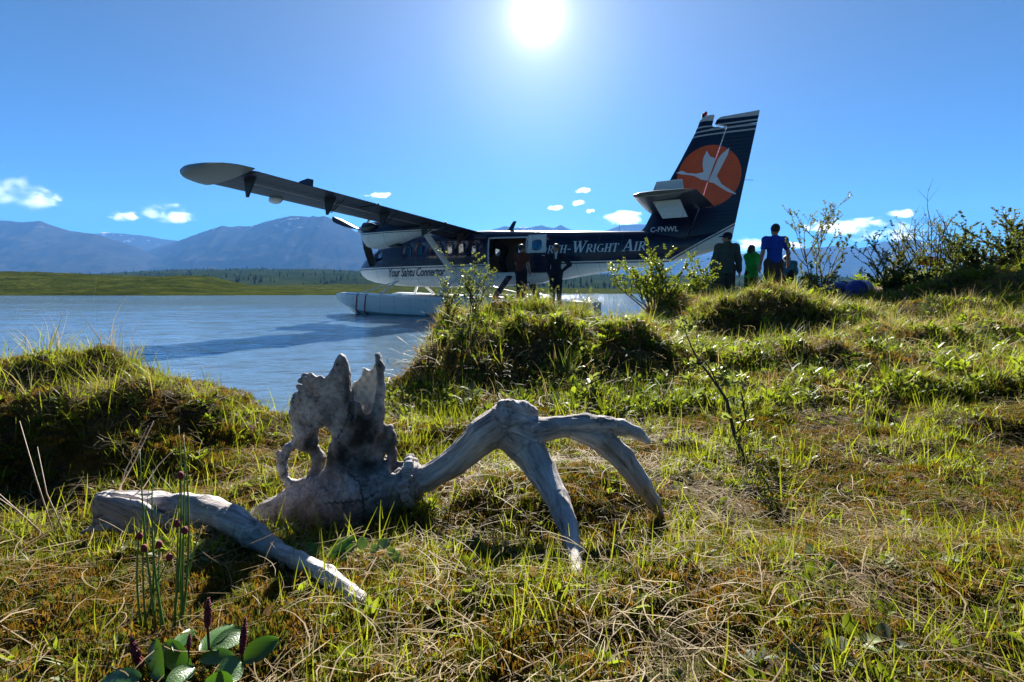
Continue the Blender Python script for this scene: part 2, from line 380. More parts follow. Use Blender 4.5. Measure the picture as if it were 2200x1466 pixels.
# ------------------------------------------------------------------ lake
t = NT('lake_water'); p = t.pos(); sx = t.sep(p)
w1 = t.noise(t.mapping(p, (0.55, 1.5, 1), (0, 0, R(-9))), 2.1, 3, 0.5, 0.35)
w2 = t.noise(t.mapping(p, (0.8, 2.4, 1), (0, 0, R(14))), 6.5, 3, 0.55, 0.3)
w3 = t.noise(t.mapping(p, (0.10, 0.30, 1), (0, 0, R(5))), 1.0, 3, 0.5)
patch = t.rng(t.noise(t.mapping(p, (0.06, 0.16, 1), (0, 0, R(-20))), 1.0, 3, 0.5, 0.6), 0.35, 0.65, 0.35, 1.2)
hgt = t.math('ADD', t.math('MULTIPLY', t.math('ADD', t.math('MULTIPLY', w1, 1.0), t.math('MULTIPLY', w2, 0.33)), patch), t.math('MULTIPLY', w3, 1.6))
nb = t.bump(hgt, 1.0, t.rng(sx[1], 4.0, 40.0, 0.03, 0.13))
M_water = t.surf(t.pbr((0.095, 0.150, 0.205), 0.05, nb, 0, 0.5, IOR=1.33))
# real ripples near the bank, a flat sheet with ripple relief farther out
wvx = np.concatenate([[-9000, -3000, -800, -250, -110, -70], np.linspace(-44, 26, 520), [60, 200, 800, 3000, 9000]])
wvy = np.concatenate([[-60, -10, 0, 1.5], 2.3 * (60 / 2.3) ** np.linspace(0, 1, 520), [80, 120, 200, 500, 1200, 3000]])
AX, AY = np.meshgrid(wvx, wvy, indexing='ij'); AX = np.where((AY > 1) & (AY < 61) & (np.abs(AX) < 45), AX * np.clip(AY / 26, 0.12, 1.6), AX); AZ = np.zeros_like(AX)
fade = sstep(1.5, 2.6, AY) * (1 - sstep(30, 58, AY)) * sstep(1e-6, .3, 44 - np.abs(np.broadcast_to(wvx[:, None], AX.shape)))
warp = 0.5 * fbm(xy0(AX * .35, AY * .35, 3), 2)
patchy = np.clip(0.95 + 0.6 * fbm(xy0(AX * .12, AY * .30, 8), 3), 0.4, 1.5)
for wl_, ang, am in ((1.15, 78, .0075), (.78, 104, .0050), (.52, 66, .0036), (.36, 95, .0026), (.25, 118, .0017)):
    kx, ky = math.cos(R(ang)) * 6.283 / wl_, math.sin(R(ang)) * 6.283 / wl_
    res = 1 - sstep(0.10, 0.30, AY * 0.0063 * 1.2 / wl_)
    AZ = AZ + am * np.sin(kx * AX + ky * AY + 5.5 * warp + 2.2 * pnoise(xy0(AX * .8 / wl_, AY * .5 / wl_, ang))) * res
AZ = AZ * fade * patchy
water = mesh_obj('water', np_mesh('water', np.stack([AX, AY, AZ], -1).reshape(-1, 3), grid_faces(len(wvx), len(wvy))), M_water)
tag(water, kind='structure')

# ------------------------------------------------------------------ far shore, hills and mountains
def far_mat(name, cols, scale, rough=0.95, snow=None, bumpd=0.0, stretch=(1, 1, 1)):
    t = NT(name); p = t.mapping(t.pos(), stretch); a = t.noise(p, scale, 7, 0.62, 0.3); b = t.noise(p, scale * 5.3, 5, 0.6)
    c = t.ramp(t.math('ADD', t.math('MULTIPLY', a, 0.7), t.math('MULTIPLY', b, 0.3)), [(0.32, cols[0]), (0.5, cols[1]), (0.68, cols[2])])
    if snow is not None:
        z = t.sep(t.pos())[2]
        s = t.math('MULTIPLY', t.rng(t.noise(t.mapping(t.pos(), (1, 1, 0.35)), snow[2], 5, 0.6, 0.8), 0.60, 0.64), t.rng(z, snow[0], snow[1]))
        c = t.mix(s, c, (0.85, 0.87, 0.9))
    nrm = t.bump(b, 0.8, bumpd) if bumpd else None
    return t.surf(t.pbr(c, rough, nrm, 0, 0.0))
def slope_strip(name, prof, d_front, d_ridge, mat, rough_amp, gully, seed, n=220, m=60, zfoot=0.0, curve=1.35, kind='structure'):
    """a hill or mountain: its skyline given as photo columns and rows, its slopes built in depth in front of and behind the ridge"""
    px = np.linspace(prof[0][0], prof[-1][0], n); py = np.interp(px, [q[0] for q in prof], [q[1] for q in prof])
    s = np.concatenate([np.linspace(0, 1, m), np.linspace(1.06, 1.6, 8)]); U, S = np.meshgrid((px - 1100) / F, s, indexing='ij')
    top = np.array([at(a, b, d_ridge)[2] for a, b in zip(px, py)])[:, None]
    Y = d_front + (d_ridge - d_front) * S; X = U * np.minimum(Y, d_ridge) * 1.0 + 0 * Y; X = U * (d_front * 0.45 + 0.55 * Y) * (d_ridge / (d_front * 0.45 + 0.55 * d_ridge))
    prof_s = np.where(S <= 1, S ** curve, np.maximum(0, 1 - (S - 1) * 1.3)); Z = zfoot + (top - zfoot) * prof_s
    sc = 1.0 / (d_ridge * 0.06)
    g = ridged(np.stack([X * sc * 1.6 + seed, Y * sc * 0.55, Z * 0 + seed], -1), 4) - 0.9
    env = np.minimum(1, np.minimum(S * 4, np.abs(1 - S) * 3.2)) * (S <= 1)
    Z = Z + gully * np.abs(top) * g * env
    Z = Z + rough_amp * np.abs(top) * fbm(np.stack([X * sc * 6, Y * sc * 6, Z * 0 + seed], -1), 4) * np.minimum(1, S * 3)
    if zfoot <= 0: Z = np.where(S < 0.02, np.minimum(Z, -0.4), Z)
    o = mesh_obj(name, np_mesh(name, np.stack([X, Y, Z], -1).reshape(-1, 3), grid_faces(n, len(s))), mat); tag(o, kind=kind); return o
ROCK = ((0.012, 0.013, 0.012), (0.026, 0.025, 0.021), (0.050, 0.045, 0.034))
M_mtn = far_mat('mountain_rock', ROCK, 0.0016, snow=(500, 900, 0.006), stretch=(1, 1, 1.2))
M_mtn_r = far_mat('mountain_rock_snow', ROCK, 0.0016, snow=(420, 640, 0.004))
mtns = [
    ('mountain', [(-500, 500), (-300, 470), (-150, 485), (-60, 478), (0, 473), (36, 474.5), (65, 478), (105, 475), (127, 484), (164, 496), (218, 503), (300, 530), (360, 560), (420, 590)], 2600, 4300, M_mtn, 1.0),
    ('mountain.001', [(120, 540), (180, 515), (222, 502), (233, 499), (262, 501), (327, 507), (364, 514.5), (393, 517.5), (450, 524), (520, 548), (600, 585)], 4000, 6200, M_mtn, 3.0),
    ('mountain.002', [(230, 590), (285, 560), (330, 538), (393, 518), (436, 502), (489, 485), (502, 488), (524, 486), (545, 487), (582, 476), (633, 464), (665, 465), (672, 468), (680, 463), (691, 466.5), (704, 464), (720, 471), (770, 497), (820, 520), (900, 548), (1000, 575), (1080, 596)], 2900, 4900, M_mtn, 5.0),
    ('mountain.003', [(960, 560), (1010, 520), (1050, 497), (1075, 489), (1088, 486.5), (1106, 490), (1122, 488), (1140, 489), (1162, 484), (1186, 491), (1203, 483.5), (1224, 494), (1260, 503), (1300, 496), (1330, 484), (1360, 482), (1395, 483), (1440, 494), (1490, 520), (1540, 546), (1600, 575)], 5000, 7600, M_mtn_r, 7.0),
    ('mountain.004', [(1420, 590), (1500, 565), (1560, 552), (1620, 540), (1685, 537), (1740, 533), (1770, 531), (1788, 526), (1807, 532.5), (1819, 528), (1835, 534), (1863, 528), (1888, 518), (1905, 522), (1925, 516), (1960, 515), (1991, 523), (2024, 535), (2060, 548), (2150, 552), (2300, 530), (2500, 520), (2700, 530)], 3800, 6000, M_mtn_r, 9.0)]
for nm, prof, d0, d1, m, sd in mtns: slope_strip('mountain', prof, d0, d1, m, 0.007, 0.055, sd, 260, 70, 0.0, 1.25)

M_valley = far_mat('valley_scrub', ((0.008, 0.016, 0.007), (0.016, 0.028, 0.011), (0.032, 0.044, 0.018)), 0.02)
M_knoll = far_mat('knoll_scrub', ((0.010, 0.017, 0.004), (0.032, 0.042, 0.008), (0.070, 0.076, 0.016)), 0.11, bumpd=0.8)
valley = slope_strip('hill', [(-700, 600), (-200, 598), (200, 592), (300, 585), (420, 580), (560, 578.5), (700, 580), (800, 583), (1000, 586), (1220, 589), (1400, 592), (1560, 592), (1800, 596), (2100, 598), (2600, 598)], 520, 1500, M_valley, 0.08, 0.05, 2.0, 260, 40, -0.4, 0.8)
flat_shore = slope_strip('far_shore', [(420, 618), (500, 614), (560, 613), (640, 612), (760, 611), (900, 612), (1100, 617), (1340, 621), (1700, 622), (2600, 620)], 240, 420, M_knoll, 0.06, 0.03, 4.0, 220, 30, -0.5, 0.7)
knoll = slope_strip('hill', [(-900, 592), (-400, 588), (-100, 584), (0, 583), (90, 585), (180, 588), (250, 592), (300, 594), (360, 594), (420, 592.5), (455, 594), (490, 602), (520, 609), (550, 615), (600, 620), (680, 625), (800, 630)], 120, 205, M_knoll, 0.05, 0.04, 6.0, 240, 50, -0.5, 0.75)

# the spruce wood on the valley side: one mass of small trees
def gn_scatter(name, pts, rot, scl, idx, sources, kind='stuff', label=None, cat=None):
    """instances of the source meshes on points; used only for uncountable growth"""
    me = bpy.data.meshes.new(name); me.vertices.add(len(pts)); me.vertices.foreach_set('co', np.asarray(pts, np.float32).ravel())
    for an, tp, dat, key in (('rot', 'FLOAT_VECTOR', rot, 'vector'), ('scl', 'FLOAT_VECTOR', scl, 'vector'), ('pick', 'INT', idx, 'value')):
        a = me.attributes.new(an, tp, 'POINT'); a.data.foreach_set(key, np.asarray(dat, np.int32 if tp == 'INT' else np.float32).ravel())
    o = mesh_obj(name, me); tag(o, label, cat, None, kind)
    cl = bpy.data.collections.new(name + '_pieces')
    for s_ in sources: cl.objects.link(s_)
    g = bpy.data.node_groups.new(name + '_nodes', 'GeometryNodeTree')
    g.interface.new_socket('Geometry', in_out='INPUT', socket_type='NodeSocketGeometry'); g.interface.new_socket('Geometry', in_out='OUTPUT', socket_type='NodeSocketGeometry')
    gi, go = g.nodes.new('NodeGroupInput'), g.nodes.new('NodeGroupOutput')
    iop = g.nodes.new('GeometryNodeInstanceOnPoints'); ci = g.nodes.new('GeometryNodeCollectionInfo')
    ci.inputs['Collection'].default_value = cl; ci.inputs['Separate Children'].default_value = True; ci.inputs['Reset Children'].default_value = True
    def attr(nm, dt):
        a = g.nodes.new('GeometryNodeInputNamedAttribute'); a.data_type = dt; a.inputs['Name'].default_value = nm; return a.outputs['Attribute']
    iop.inputs['Pick Instance'].default_value = True
    L = g.links.new
    e2r = g.nodes.new('FunctionNodeEulerToRotation'); L(attr('rot', 'FLOAT_VECTOR'), e2r.inputs[0])
    L(gi.outputs[0], iop.inputs['Points']); L(ci.outputs[0], iop.inputs['Instance']); L(attr('pick', 'INT'), iop.inputs['Instance Index'])
    L(e2r.outputs[0], iop.inputs['Rotation']); L(attr('scl', 'FLOAT_VECTOR'), iop.inputs['Scale']); L(iop.outputs[0], go.inputs[0])
    md = o.modifiers.new('scatter', 'NODES'); md.node_group = g
    return o
def spruce(seed):
    r = random.Random(seed); b = MB(); b.tube([(0, 0, 0), (0, 0, 1)], [0.02, 0.004], 5)
    for k in range(9):
        z = 0.12 + 0.09 * k; w = 0.17 * (1 - k / 10) * r.uniform(0.7, 1.25)
        n = 7; V = [(0, 0, z + 0.12)] + [(w * r.uniform(0.55, 1.2) * math.cos(2 * math.pi * i / n + k), w * r.uniform(0.55, 1.2) * math.sin(2 * math.pi * i / n + k), z - r.uniform(0, 0.05)) for i in range(n)]
        b.add(V, [(0, 1 + i, 1 + (i + 1) % n) for i in range(n)])
    return b.build('spruce', M_spruce, link=False)
M_spruce = plain('spruce_needles', (0.012, 0.022, 0.010), 0.9, spec=0.0)
def surf_z(o):
    me = o.data; v = np.empty(len(me.vertices) * 3, np.float32); me.vertices.foreach_get('co', v); return v.reshape(-1, 3)
vv = surf_z(valley).reshape(260, 48, 3); n = 3200
ii = rng.integers(0, 259, n); jj = (rng.random(n) ** 1.5 * 36 + 2).astype(int)
dens = fbm(xy0(vv[ii, jj, 0] * 0.006, vv[ii, jj, 1] * 0.006, 1), 3); keep = dens + rng.normal(0, 0.25, n) > -0.08
tp = vv[ii[keep], jj[keep]] + np.stack([rng.normal(0, 4, keep.sum()), rng.normal(0, 4, keep.sum()), np.zeros(keep.sum())], -1)
k = len(tp); sc = rng.uniform(4.0, 9.5, k)
gn_scatter('forest', tp, np.stack([np.zeros(k), np.zeros(k), rng.random(k) * 6.28], -1), np.stack([sc * 1.1, sc * 1.1, sc], -1), rng.integers(0, 4, k), [spruce(i) for i in range(4)], label='dark scattered spruce wood on the valley side beyond the lake', cat='forest')

# ------------------------------------------------------------------ haze
hz = NT('valley_haze'); HAZE = 7.6e-5
vol = hz.n('ShaderNodeVolumePrincipled', {'Color': (0.17, 0.45, 1.0), 'Density': HAZE, 'Anisotropy': 0.0})
hz.t.links.new(vol.outputs[0], hz.out.inputs['Volume'])
hb = MB(); hb.box((0, 4300, 749), (24000, 9200, 1504)); haze = hb.build('haze', hz.mat); tag(haze, 'thin blue haze lying over the whole lake valley', 'haze', kind='stuff')

# ------------------------------------------------------------------ clouds, beyond and above the haze
def cloud(px, py, w, h, seed, label, dist=13000, dens=1.0):
    s = pxm(dist); c = at(px, py, dist); hw, hh = w * s / 2, h * s / 2
    t = NT('cloud_vapour'); g = t.coord('Object'); q = t.mapping(g, (1.0 * w / max(h, 1) * 0.55, 1.0, 1.0)); q = t.n('ShaderNodeVectorMath', {0: q, 1: (seed * 3.7, seed * 1.9, 0)}, operation='ADD').outputs[0]
    nz = t.noise(q, 1.5, 7, 0.66, 0.5, 'Fac')
    x, y, z = t.sep(g)
    zz = t.math('MULTIPLY', z, t.rng(z, -0.05, 0.05, 1.5, 1.0))
    r2 = t.math('ADD', t.math('ADD', t.math('MULTIPLY', x, x), t.math('MULTIPLY', y, y)), t.math('MULTIPLY', zz, zz))
    n2_ = t.noise(q, 0.9, 2, 0.5, 0.2, 'Fac')
    f = t.math('SUBTRACT', t.math('ADD', t.rng(nz, 0.34, 0.66, 0.0, 0.62), t.rng(n2_, 0.3, 0.7, 0.0, 0.55)), t.math('ADD', t.math('MULTIPLY', r2, 0.70), 0.36))
    d = t.math('MULTIPLY', t.math('POWER', t.rng(f, -0.10, 0.34), 2.2), 3.6 * dens / hw)
    v = t.n('ShaderNodeVolumePrincipled', {'Color': (1.0, 0.99, 0.97), 'Density': d, 'Anisotropy': 0.6}); t.t.links.new(v.outputs[0], t.out.inputs['Volume'])
    b = MB(); b.ball((0, 0, 0), 1.15, 16, 10); o = b.build('cloud', t.mat); o.location = c; o.scale = (hw, hw * 0.55, hh); o.rotation_euler = (0, 0, seed * 1.0 * 0)
    o.data.transform(Matrix.Identity(4)); tag(o, label, 'cloud', 'small white clouds low in the sky')
    return o
for cx, cy, cw, ch, cl in [
    (40, 425, 150, 62, 'largest cloud at the left edge, above the left mountain'), (100, 424, 66, 26, 'thin wisp trailing right of the largest left cloud'),
    (268, 466, 76, 22, 'flat cloud left of the plump one over the left valley'), (368, 463, 118, 42, 'plump cumulus over the saddle between the left mountains'),
    (815, 423, 62, 15, 'tiny cloud above the middle of the wing'), (1192, 447, 34, 14, 'small cloud straight above the open cabin door'),
    (1242, 437, 32, 12, 'small puff right of the cloud above the cabin door'), (1255, 411, 38, 11, 'highest tiny cloud below the sun'),
    (1268, 455, 24, 8, 'lowest tiny puff right of the cloud above the door'), (1340, 477, 110, 40, 'bright cloud bank just left of the tail fin'),
    (1610, 527, 90, 32, 'white cloud behind the people right of the tail'), (1690, 528, 90, 18, 'low cloud band behind the bare shrub'),
    (1800, 492, 170, 34, 'long slanting cloud left of the mountain clouds'), (1875, 480, 110, 26, 'middle cloud of the slanting row on the right'),
    (1942, 461, 66, 20, 'topmost small cloud on the right'), (1920, 508, 170, 44, 'large cloud resting on the snowy right mountain')]:
    cloud(cx, cy, cw * 1.25, ch * 1.5, cx * 0.013, cl)
# ------------------------------------------------------------------ the floatplane
# local axes: x aft from the nose, y to starboard (port side faces the camera), z up from the belly line
PX0, PY0, PYAW, PZB = -6.28, 21.62, -0.52, 0.87
plane = empty('floatplane', (PX0, PY0, PZB), PYAW, 'navy and white twin-engined floatplane moored at the bank, cabin door open', 'floatplane')

def paint(name, kind):
    t = NT(name); g = t.coord('Object'); x, y, z = t.sep(g)
    nz = t.noise(g, 3.0, 5, 0.6); fine = t.noise(t.mapping(g, (1, 1, 4)), 9, 4, 0.7)
    navy = t.mix(t.rng(nz, 0.3, 0.7), (0.006, 0.009, 0.030), (0.009, 0.014, 0.045))
    white = t.mix(t.rng(fine, 0.35, 0.75), (0.72, 0.72, 0.70), (0.58, 0.57, 0.54))
    if kind == 'fuselage':
        k = t.math('ADD', 0.93, t.math('MULTIPLY', t.math('MAXIMUM', t.math('SUBTRACT', x, 12.72), 0.0), 0.56))
        h = t.math('SUBTRACT', z, k)
        c = t.mix(t.math('GREATER_THAN', h, 0.0), white, navy)
        line = t.math('MULTIPLY', t.math('GREATER_THAN', h, -0.075), t.math('LESS_THAN', h, -0.040)); c = t.mix(line, c, navy)
    elif kind == 'fin':
        k = t.math('ADD', 0.93, t.math('MULTIPLY', t.math('MAXIMUM', t.math('SUBTRACT', x, 12.72), 0.0), 0.56))
        h = t.math('SUBTRACT', z, k); c = t.mix(t.math('GREATER_THAN', h, 0.0), white, navy)
        line = t.math('MULTIPLY', t.math('GREATER_THAN', h, -0.075), t.math('LESS_THAN', h, -0.040)); c = t.mix(line, c, navy)
        dx, dz = t.math('SUBTRACT', x, 13.70), t.math('SUBTRACT', z, 3.23)
        rr = t.math('SQRT', t.math('ADD', t.math('MULTIPLY', dx, dx), t.math('MULTIPLY', dz, dz)))
        c = t.mix(t.math('LESS_THAN', rr, 0.86), c, t.mix(t.rng(nz, 0.3, 0.7), (0.72, 0.105, 0.018), (0.60, 0.075, 0.014)))
        q = t.math('ADD', z, t.math('MULTIPLY', x, 0.0))
        for zz in (4.62, 4.50, 4.38):
            b = t.math('LESS_THAN', t.math('ABSOLUTE', t.math('SUBTRACT', q, zz)), 0.020); c = t.mix(b, c, (0.45, 0.45, 0.46))
        c = t.mix(t.math('GREATER_THAN', t.math('SUBTRACT', z, t.math('MULTIPLY', t.math('SUBTRACT', x, 13.9), -0.03)), 4.76), c, (0.5, 0.5, 0.5))
        wv = t.n('ShaderNodeTexWave', {'Vector': t.mapping(g, (0, 0, 1)), 'Scale': 3.2}, bands_direction='Z')
        return t.surf(t.pbr(c, 0.32, t.bump(t.math('MULTIPLY', wv.outputs['Fac'], t.rng(x, 13.7, 13.95)), 0.25, 0.01), 0, 0.32, 0.08))
    elif kind == 'nacelle':
        c = t.mix(t.math('GREATER_THAN', z, 1.92), white, navy)
        c = t.mix(t.math('LESS_THAN', t.math('ABSOLUTE', t.math('SUBTRACT', z, 1.88)), 0.010), c, navy)
    elif kind == 'wing': c = t.mix(t.rng(fine, 0.3, 0.7), (0.008, 0.011, 0.022), (0.022, 0.028, 0.046))
    elif kind == 'navy': c = navy
    elif kind == 'float': c = t.mix(t.rng(fine, 0.3, 0.75), (0.74, 0.74, 0.74), (0.55, 0.56, 0.57))
    else: c = white
    seam = t.math('GREATER_THAN', t.math('ABSOLUTE', t.math('SUBTRACT', t.math('FRACT', t.math('MULTIPLY', y if kind == 'wing' else x, 1 / (0.46 if kind == 'wing' else 0.71))), 0.5)), 0.488)
    c = t.mix(t.math('MULTIPLY', seam, 0.45), c, (0.10, 0.10, 0.11))
    dirt = t.rng(t.noise(t.mapping(g, (0.6, 1, 5)), 2.2, 6, 0.7), 0.50, 0.78); c = t.mix(t.math('MULTIPLY', dirt, 0.30), c, (0.16, 0.14, 0.11))
    bump = None
    if kind in ('wing', 'float'):
        wv = t.n('ShaderNodeTexWave', {'Vector': g, 'Scale': 1.1 if kind == 'wing' else 0.6}, bands_direction='Y' if kind == 'wing' else 'X'); bump = t.bump(t.math('POWER', wv.outputs['Fac'], 6.0), 0.25, 0.01)
    return t.surf(t.pbr(c, 0.28 if kind != 'wing' else 0.42, bump, 0, 0.32 if kind != 'wing' else 0.12, 0.08 if kind != 'wing' else 0.0))
P_fus, P_fin, P_nac, P_wing, P_white, P_navy, P_float = [paint('paint_' + k, k) for k in ('fuselage', 'fin', 'nacelle', 'wing', 'white', 'navy', 'float')]
M_lining = plain('cabin_lining', (0.16, 0.13, 0.10), 0.8)
M_black = plain('black_metal', (0.008, 0.008, 0.009), 0.4)
M_alu = plain('bare_metal', (0.42, 0.43, 0.45), 0.35, 0.8)
M_red = plain('red_paint', (0.30, 0.016, 0.022), 0.5)
M_letter = plain('pale_lettering', (0.62, 0.66, 0.72), 0.5, var=0.04)
M_script = plain('navy_lettering', (0.012, 0.018, 0.05), 0.5, var=0.04)
M_beacon = NT('red_beacon'); M_beacon = M_beacon.surf(M_beacon.pbr((0.5, 0.01, 0.01), 0.15, None, 0, 0.5))
def glass_mat(name, tint, alpha):
    t = NT(name); gl = t.n('ShaderNodeBsdfGlossy', {'Color': (0.8, 0.85, 0.9), 'Roughness': 0.05}); tr = t.n('ShaderNodeBsdfTransparent', {'Color': tint})
    m = t.n('ShaderNodeMixShader', {0: alpha, 1: tr.outputs[0], 2: gl.outputs[0]}); return t.surf(m.outputs[0])
M_pane = glass_mat('window_pane', (0.75, 0.85, 0.9), 0.12)
M_dark_pane = glass_mat('cockpit_pane', (0.12, 0.13, 0.15), 0.3)

# fuselage sections: station, bottom, top, half width, squareness
FS = np.array([(-0.13, 0.86, 0.93, 0.03, 2.0), (-0.08, 0.73, 1.05, 0.14, 2.0), (0.08, 0.60, 1.16, 0.27, 2.1), (0.35, 0.46, 1.32, 0.42, 2.2), (0.75, 0.36, 1.52, 0.57, 2.4), (1.2, 0.30, 1.68, 0.68, 2.7),
               (1.55, 0.26, 1.84, 0.74, 3.0), (2.1, 0.21, 2.06, 0.79, 3.3), (2.8, 0.18, 2.15, 0.82, 3.6), (5.0, 0.15, 2.17, 0.83, 3.8), (6.6, 0.17, 2.12, 0.83, 3.8), (8.3, 0.25, 2.02, 0.82, 3.6),
               (9.3, 0.40, 1.96, 0.74, 3.2), (11.0, 0.64, 1.86, 0.52, 2.8), (12.2, 0.78, 1.80, 0.36, 2.5), (13.2, 0.94, 1.74, 0.24, 2.3), (14.0, 1.16, 1.72, 0.13, 2.2), (14.28, 1.27, 1.70, 0.07, 2.2)])
def fsec(x): return [float(np.interp(x, FS[:, 0], FS[:, k])) for k in (1, 2, 3, 4)]
def fwidth(x, z):
    zb, zt, w, p = fsec(x); q = np.clip(abs(2 * (z - zb) / (zt - zb) - 1), 0, 0.995); return w * (1 - q ** p) ** (1 / p)
WIN_X = [3.19, 3.73, 4.65, 5.13, 5.62, 6.15]; WIN_ALL = WIN_X + [7.15, 7.72, 8.62]
xs = sorted(set([float(a) for a in FS[:, 0]] + [0.2, 0.55, 1.0, 1.85, 2.45] + [round(w + d, 3) for w in WIN_ALL for d in (-0.12, 0.12)] + [1.45, 1.80, 6.78, 8.25, 9.0, 9.8, 10.4, 11.6, 12.7]))
fr = [0.0, 0.006, 0.03, 0.08, 0.14, 0.2105, 0.30, 0.40, 0.50, 0.589, 0.69, 0.789, 0.858, 0.91, 0.95, 0.975, 0.994, 1.0]   # window sill 0.589, head 0.789; door 0.21 to 0.858
b = MB(); ring = []; NF = len(fr)
for x in xs:
    zb, zt, w, p = fsec(x); L = []
    for q in fr:
        z = zb + (zt - zb) * q; L.append((fwidth(x, z) if 0 < q < 1 else 0.0, z))
    ring.append([(x, -y, z) for y, z in L] + [(x, y, z) for y, z in L[-2:0:-1]])
n = len(ring[0]); V = [p for r in ring for p in r]; Fc = []
def in_hole(xa, xb, k):
    port = k < NF - 1; q0 = k if port else (2 * NF - 3 - k)
    lo, hi = fr[q0], fr[q0 + 1]; xm = (xa + xb) / 2
    if port and 6.78 < xm < 8.25 and lo >= 0.21 and hi <= 0.859: return True
    if lo >= 0.588 and hi <= 0.79:
        for w in (WIN_X if port else WIN_ALL):
            if abs(xm - w) < 0.115: return True
        if 1.45 < xm < 1.80: return True
    return False
for i in range(len(ring) - 1):
    for k in range(n):
        if in_hole(xs[i], xs[i + 1], k): continue
        Fc.append((i * n + k, i * n + (k + 1) % n, (i + 1) * n + (k + 1) % n, (i + 1) * n + k))
Fc += [tuple(range(n - 1, -1, -1)), tuple(range((len(ring) - 1) * n, len(ring) * n))]
b.add(V, Fc); fus = b.build('fuselage', [P_fus, M_lining], plane, smooth=True, angle=40)
sm = fus.modifiers.new('skin', 'SOLIDIFY'); sm.thickness = 0.035; sm.offset = -1; sm.material_offset = 1; sm.use_rim = True
def part(b, name, mats, parent=plane, **k): return b.build(name, mats, parent, **k)

# windows: rounded frame and pane on the skin
def rrect(w, h, r, n=5):
    out = []
    for cx, cz, a0 in ((w / 2 - r, h / 2 - r, 0), (-w / 2 + r, h / 2 - r, 90), (-w / 2 + r, -h / 2 + r, 180), (w / 2 - r, -h / 2 + r, 270)):
        out += [(cx + r * math.cos(R(a0 + 90 * i / n)), cz + r * math.sin(R(a0 + 90 * i / n))) for i in range(n + 1)]
    return out
def window(x0, z0, side, parent, w=0.215, h=0.34, off=0.0, pane=M_pane, frame=P_navy):
    inn, outr = rrect(w, h, 0.085), rrect(w + 0.075, h + 0.075, 0.10); n = len(inn); s = side; V = []
    for ring_, d in ((inn, 0.004), (outr, 0.012), (inn, -0.03)):
        for (u, v) in ring_: V.append((x0 + u, s * (fwidth(x0 + u, z0 + v) + d + off), z0 + v))
    b = MB(); b.add(V, [(k, (k + 1) % n, n + (k + 1) % n, n + k) for k in range(n)] + [(k, (k + 1) % n, 2 * n + (k + 1) % n, 2 * n + k) for k in range(n)])
    f = part(b, 'window', frame, parent, smooth=True, angle=40)
    b = MB(); b.add([(x0 + u * 1.02, s * (fwidth(x0 + u, z0 + v) - 0.018 + off), z0 + v * 1.02) for u, v in inn], [tuple(range(n))]); part(b, 'pane', pane, f)
    return f
for w in WIN_X: window(w, 1.49, -1, fus)
for w in WIN_ALL: window(w, 1.49, 1, fus)
for s in (-1, 1): window(1.62, 1.46, s, fus, 0.30, 0.30, 0.0, M_dark_pane)
b = MB()                                                              # windscreen panes
wsP = []
for x, q0 in ((1.22, 0.0), (1.95, 0.0)):
    pass
for s in (-1, 1):
    ws = []
    for (x, a) in ((1.26, 8), (1.26, 46), (1.92, 46), (1.92, 8)):
        zb, zt, w, p = fsec(x); th = R(a); yy = w * math.sin(th) * 0.92; zz = zb + (zt - zb) * (0.5 + 0.5 * (1 - min(0.999, abs(yy / w)) ** p) ** (1 / p)); ws.append((x, s * yy, zz + 0.012))
    b = MB(); b.add(ws, [(0, 1, 2, 3)]); part(b, 'windscreen', M_dark_pane, fus)
# cabin: floor, bulkhead, door frame, open door leaf
b = MB(); b.box((5.2, 0, 0.56), (6.9, 1.30, 0.04)); b.box((8.85, 0, 1.1), (0.03, 1.25, 1.05)); part(b, 'cabin_floor', M_lining, fus)
fr_ = MB()
for (xa, za, xb, zb_) in ((6.78, 0.60, 6.78, 1.80), (6.78, 1.80, 8.25, 1.76), (8.25, 1.76, 8.25, 0.60), (8.25, 0.60, 6.78, 0.60)):
    P = []
    for k in range(7): xx, zz = xa + (xb - xa) * k / 6, za + (zb_ - za) * k / 6; P.append((xx, -(fwidth(xx, zz) + 0.004), zz))
    fr_.tube(P, 0.026, 6)
part(fr_, 'door_frame', P_white, fus, smooth=True)
leaf = []
def leafpt(x, z, d): return (x, -(fwidth(x, min(z, 1.75)) + 0.06 + d), z)
def plate(poly, d0, d1, name, mat, parent, nseg=1):
    b = MB(); b.prism(poly, lambda x, z: leafpt(x, z, d0), lambda x, z: leafpt(x, z, d1)); return part(b, name, mat, parent)
dl = plate([(8.36, 0.59), (8.97, 0.59), (8.99, 1.22), (8.34, 1.22)], 0.0, 0.045, 'door_leaf', P_navy, plane); dl['label'] = 'open cabin door folded back, white above and navy below'
wi = rrect(0.34, 0.34, 0.10); wo = [(8.34, 1.225), (8.99, 1.225), (8.97, 1.80), (8.36, 1.80)]
bmw = bmesh.new()
ov = [bmw.verts.new((x, 0, z)) for x, z in wo]; iv = [bmw.verts.new((8.68 + u, 0, 1.47 + v)) for u, v in wi]
ed = [bmw.edges.new((ov[i], ov[(i + 1) % 4])) for i in range(4)] + [bmw.edges.new((iv[i], iv[(i + 1) % len(iv)])) for i in range(len(iv))]
bmesh.ops.triangle_fill(bmw, edges=ed, use_beauty=True)
for f_ in list(bmw.faces):
    c_ = f_.calc_center_median()
    if abs(c_.x - 8.68) < 0.13 and abs(c_.z - 1.47) < 0.13: bmw.faces.remove(f_)
for v in bmw.verts: v.co = leafpt(v.co.x, v.co.z, 0.045)
me = bpy.data.meshes.new('door_panel'); bmw.to_mesh(me); bmw.free()
o = mesh_obj('door_panel', me, P_white, dl); m_ = o.modifiers.new('s', 'SOLIDIFY'); m_.thickness = 0.04
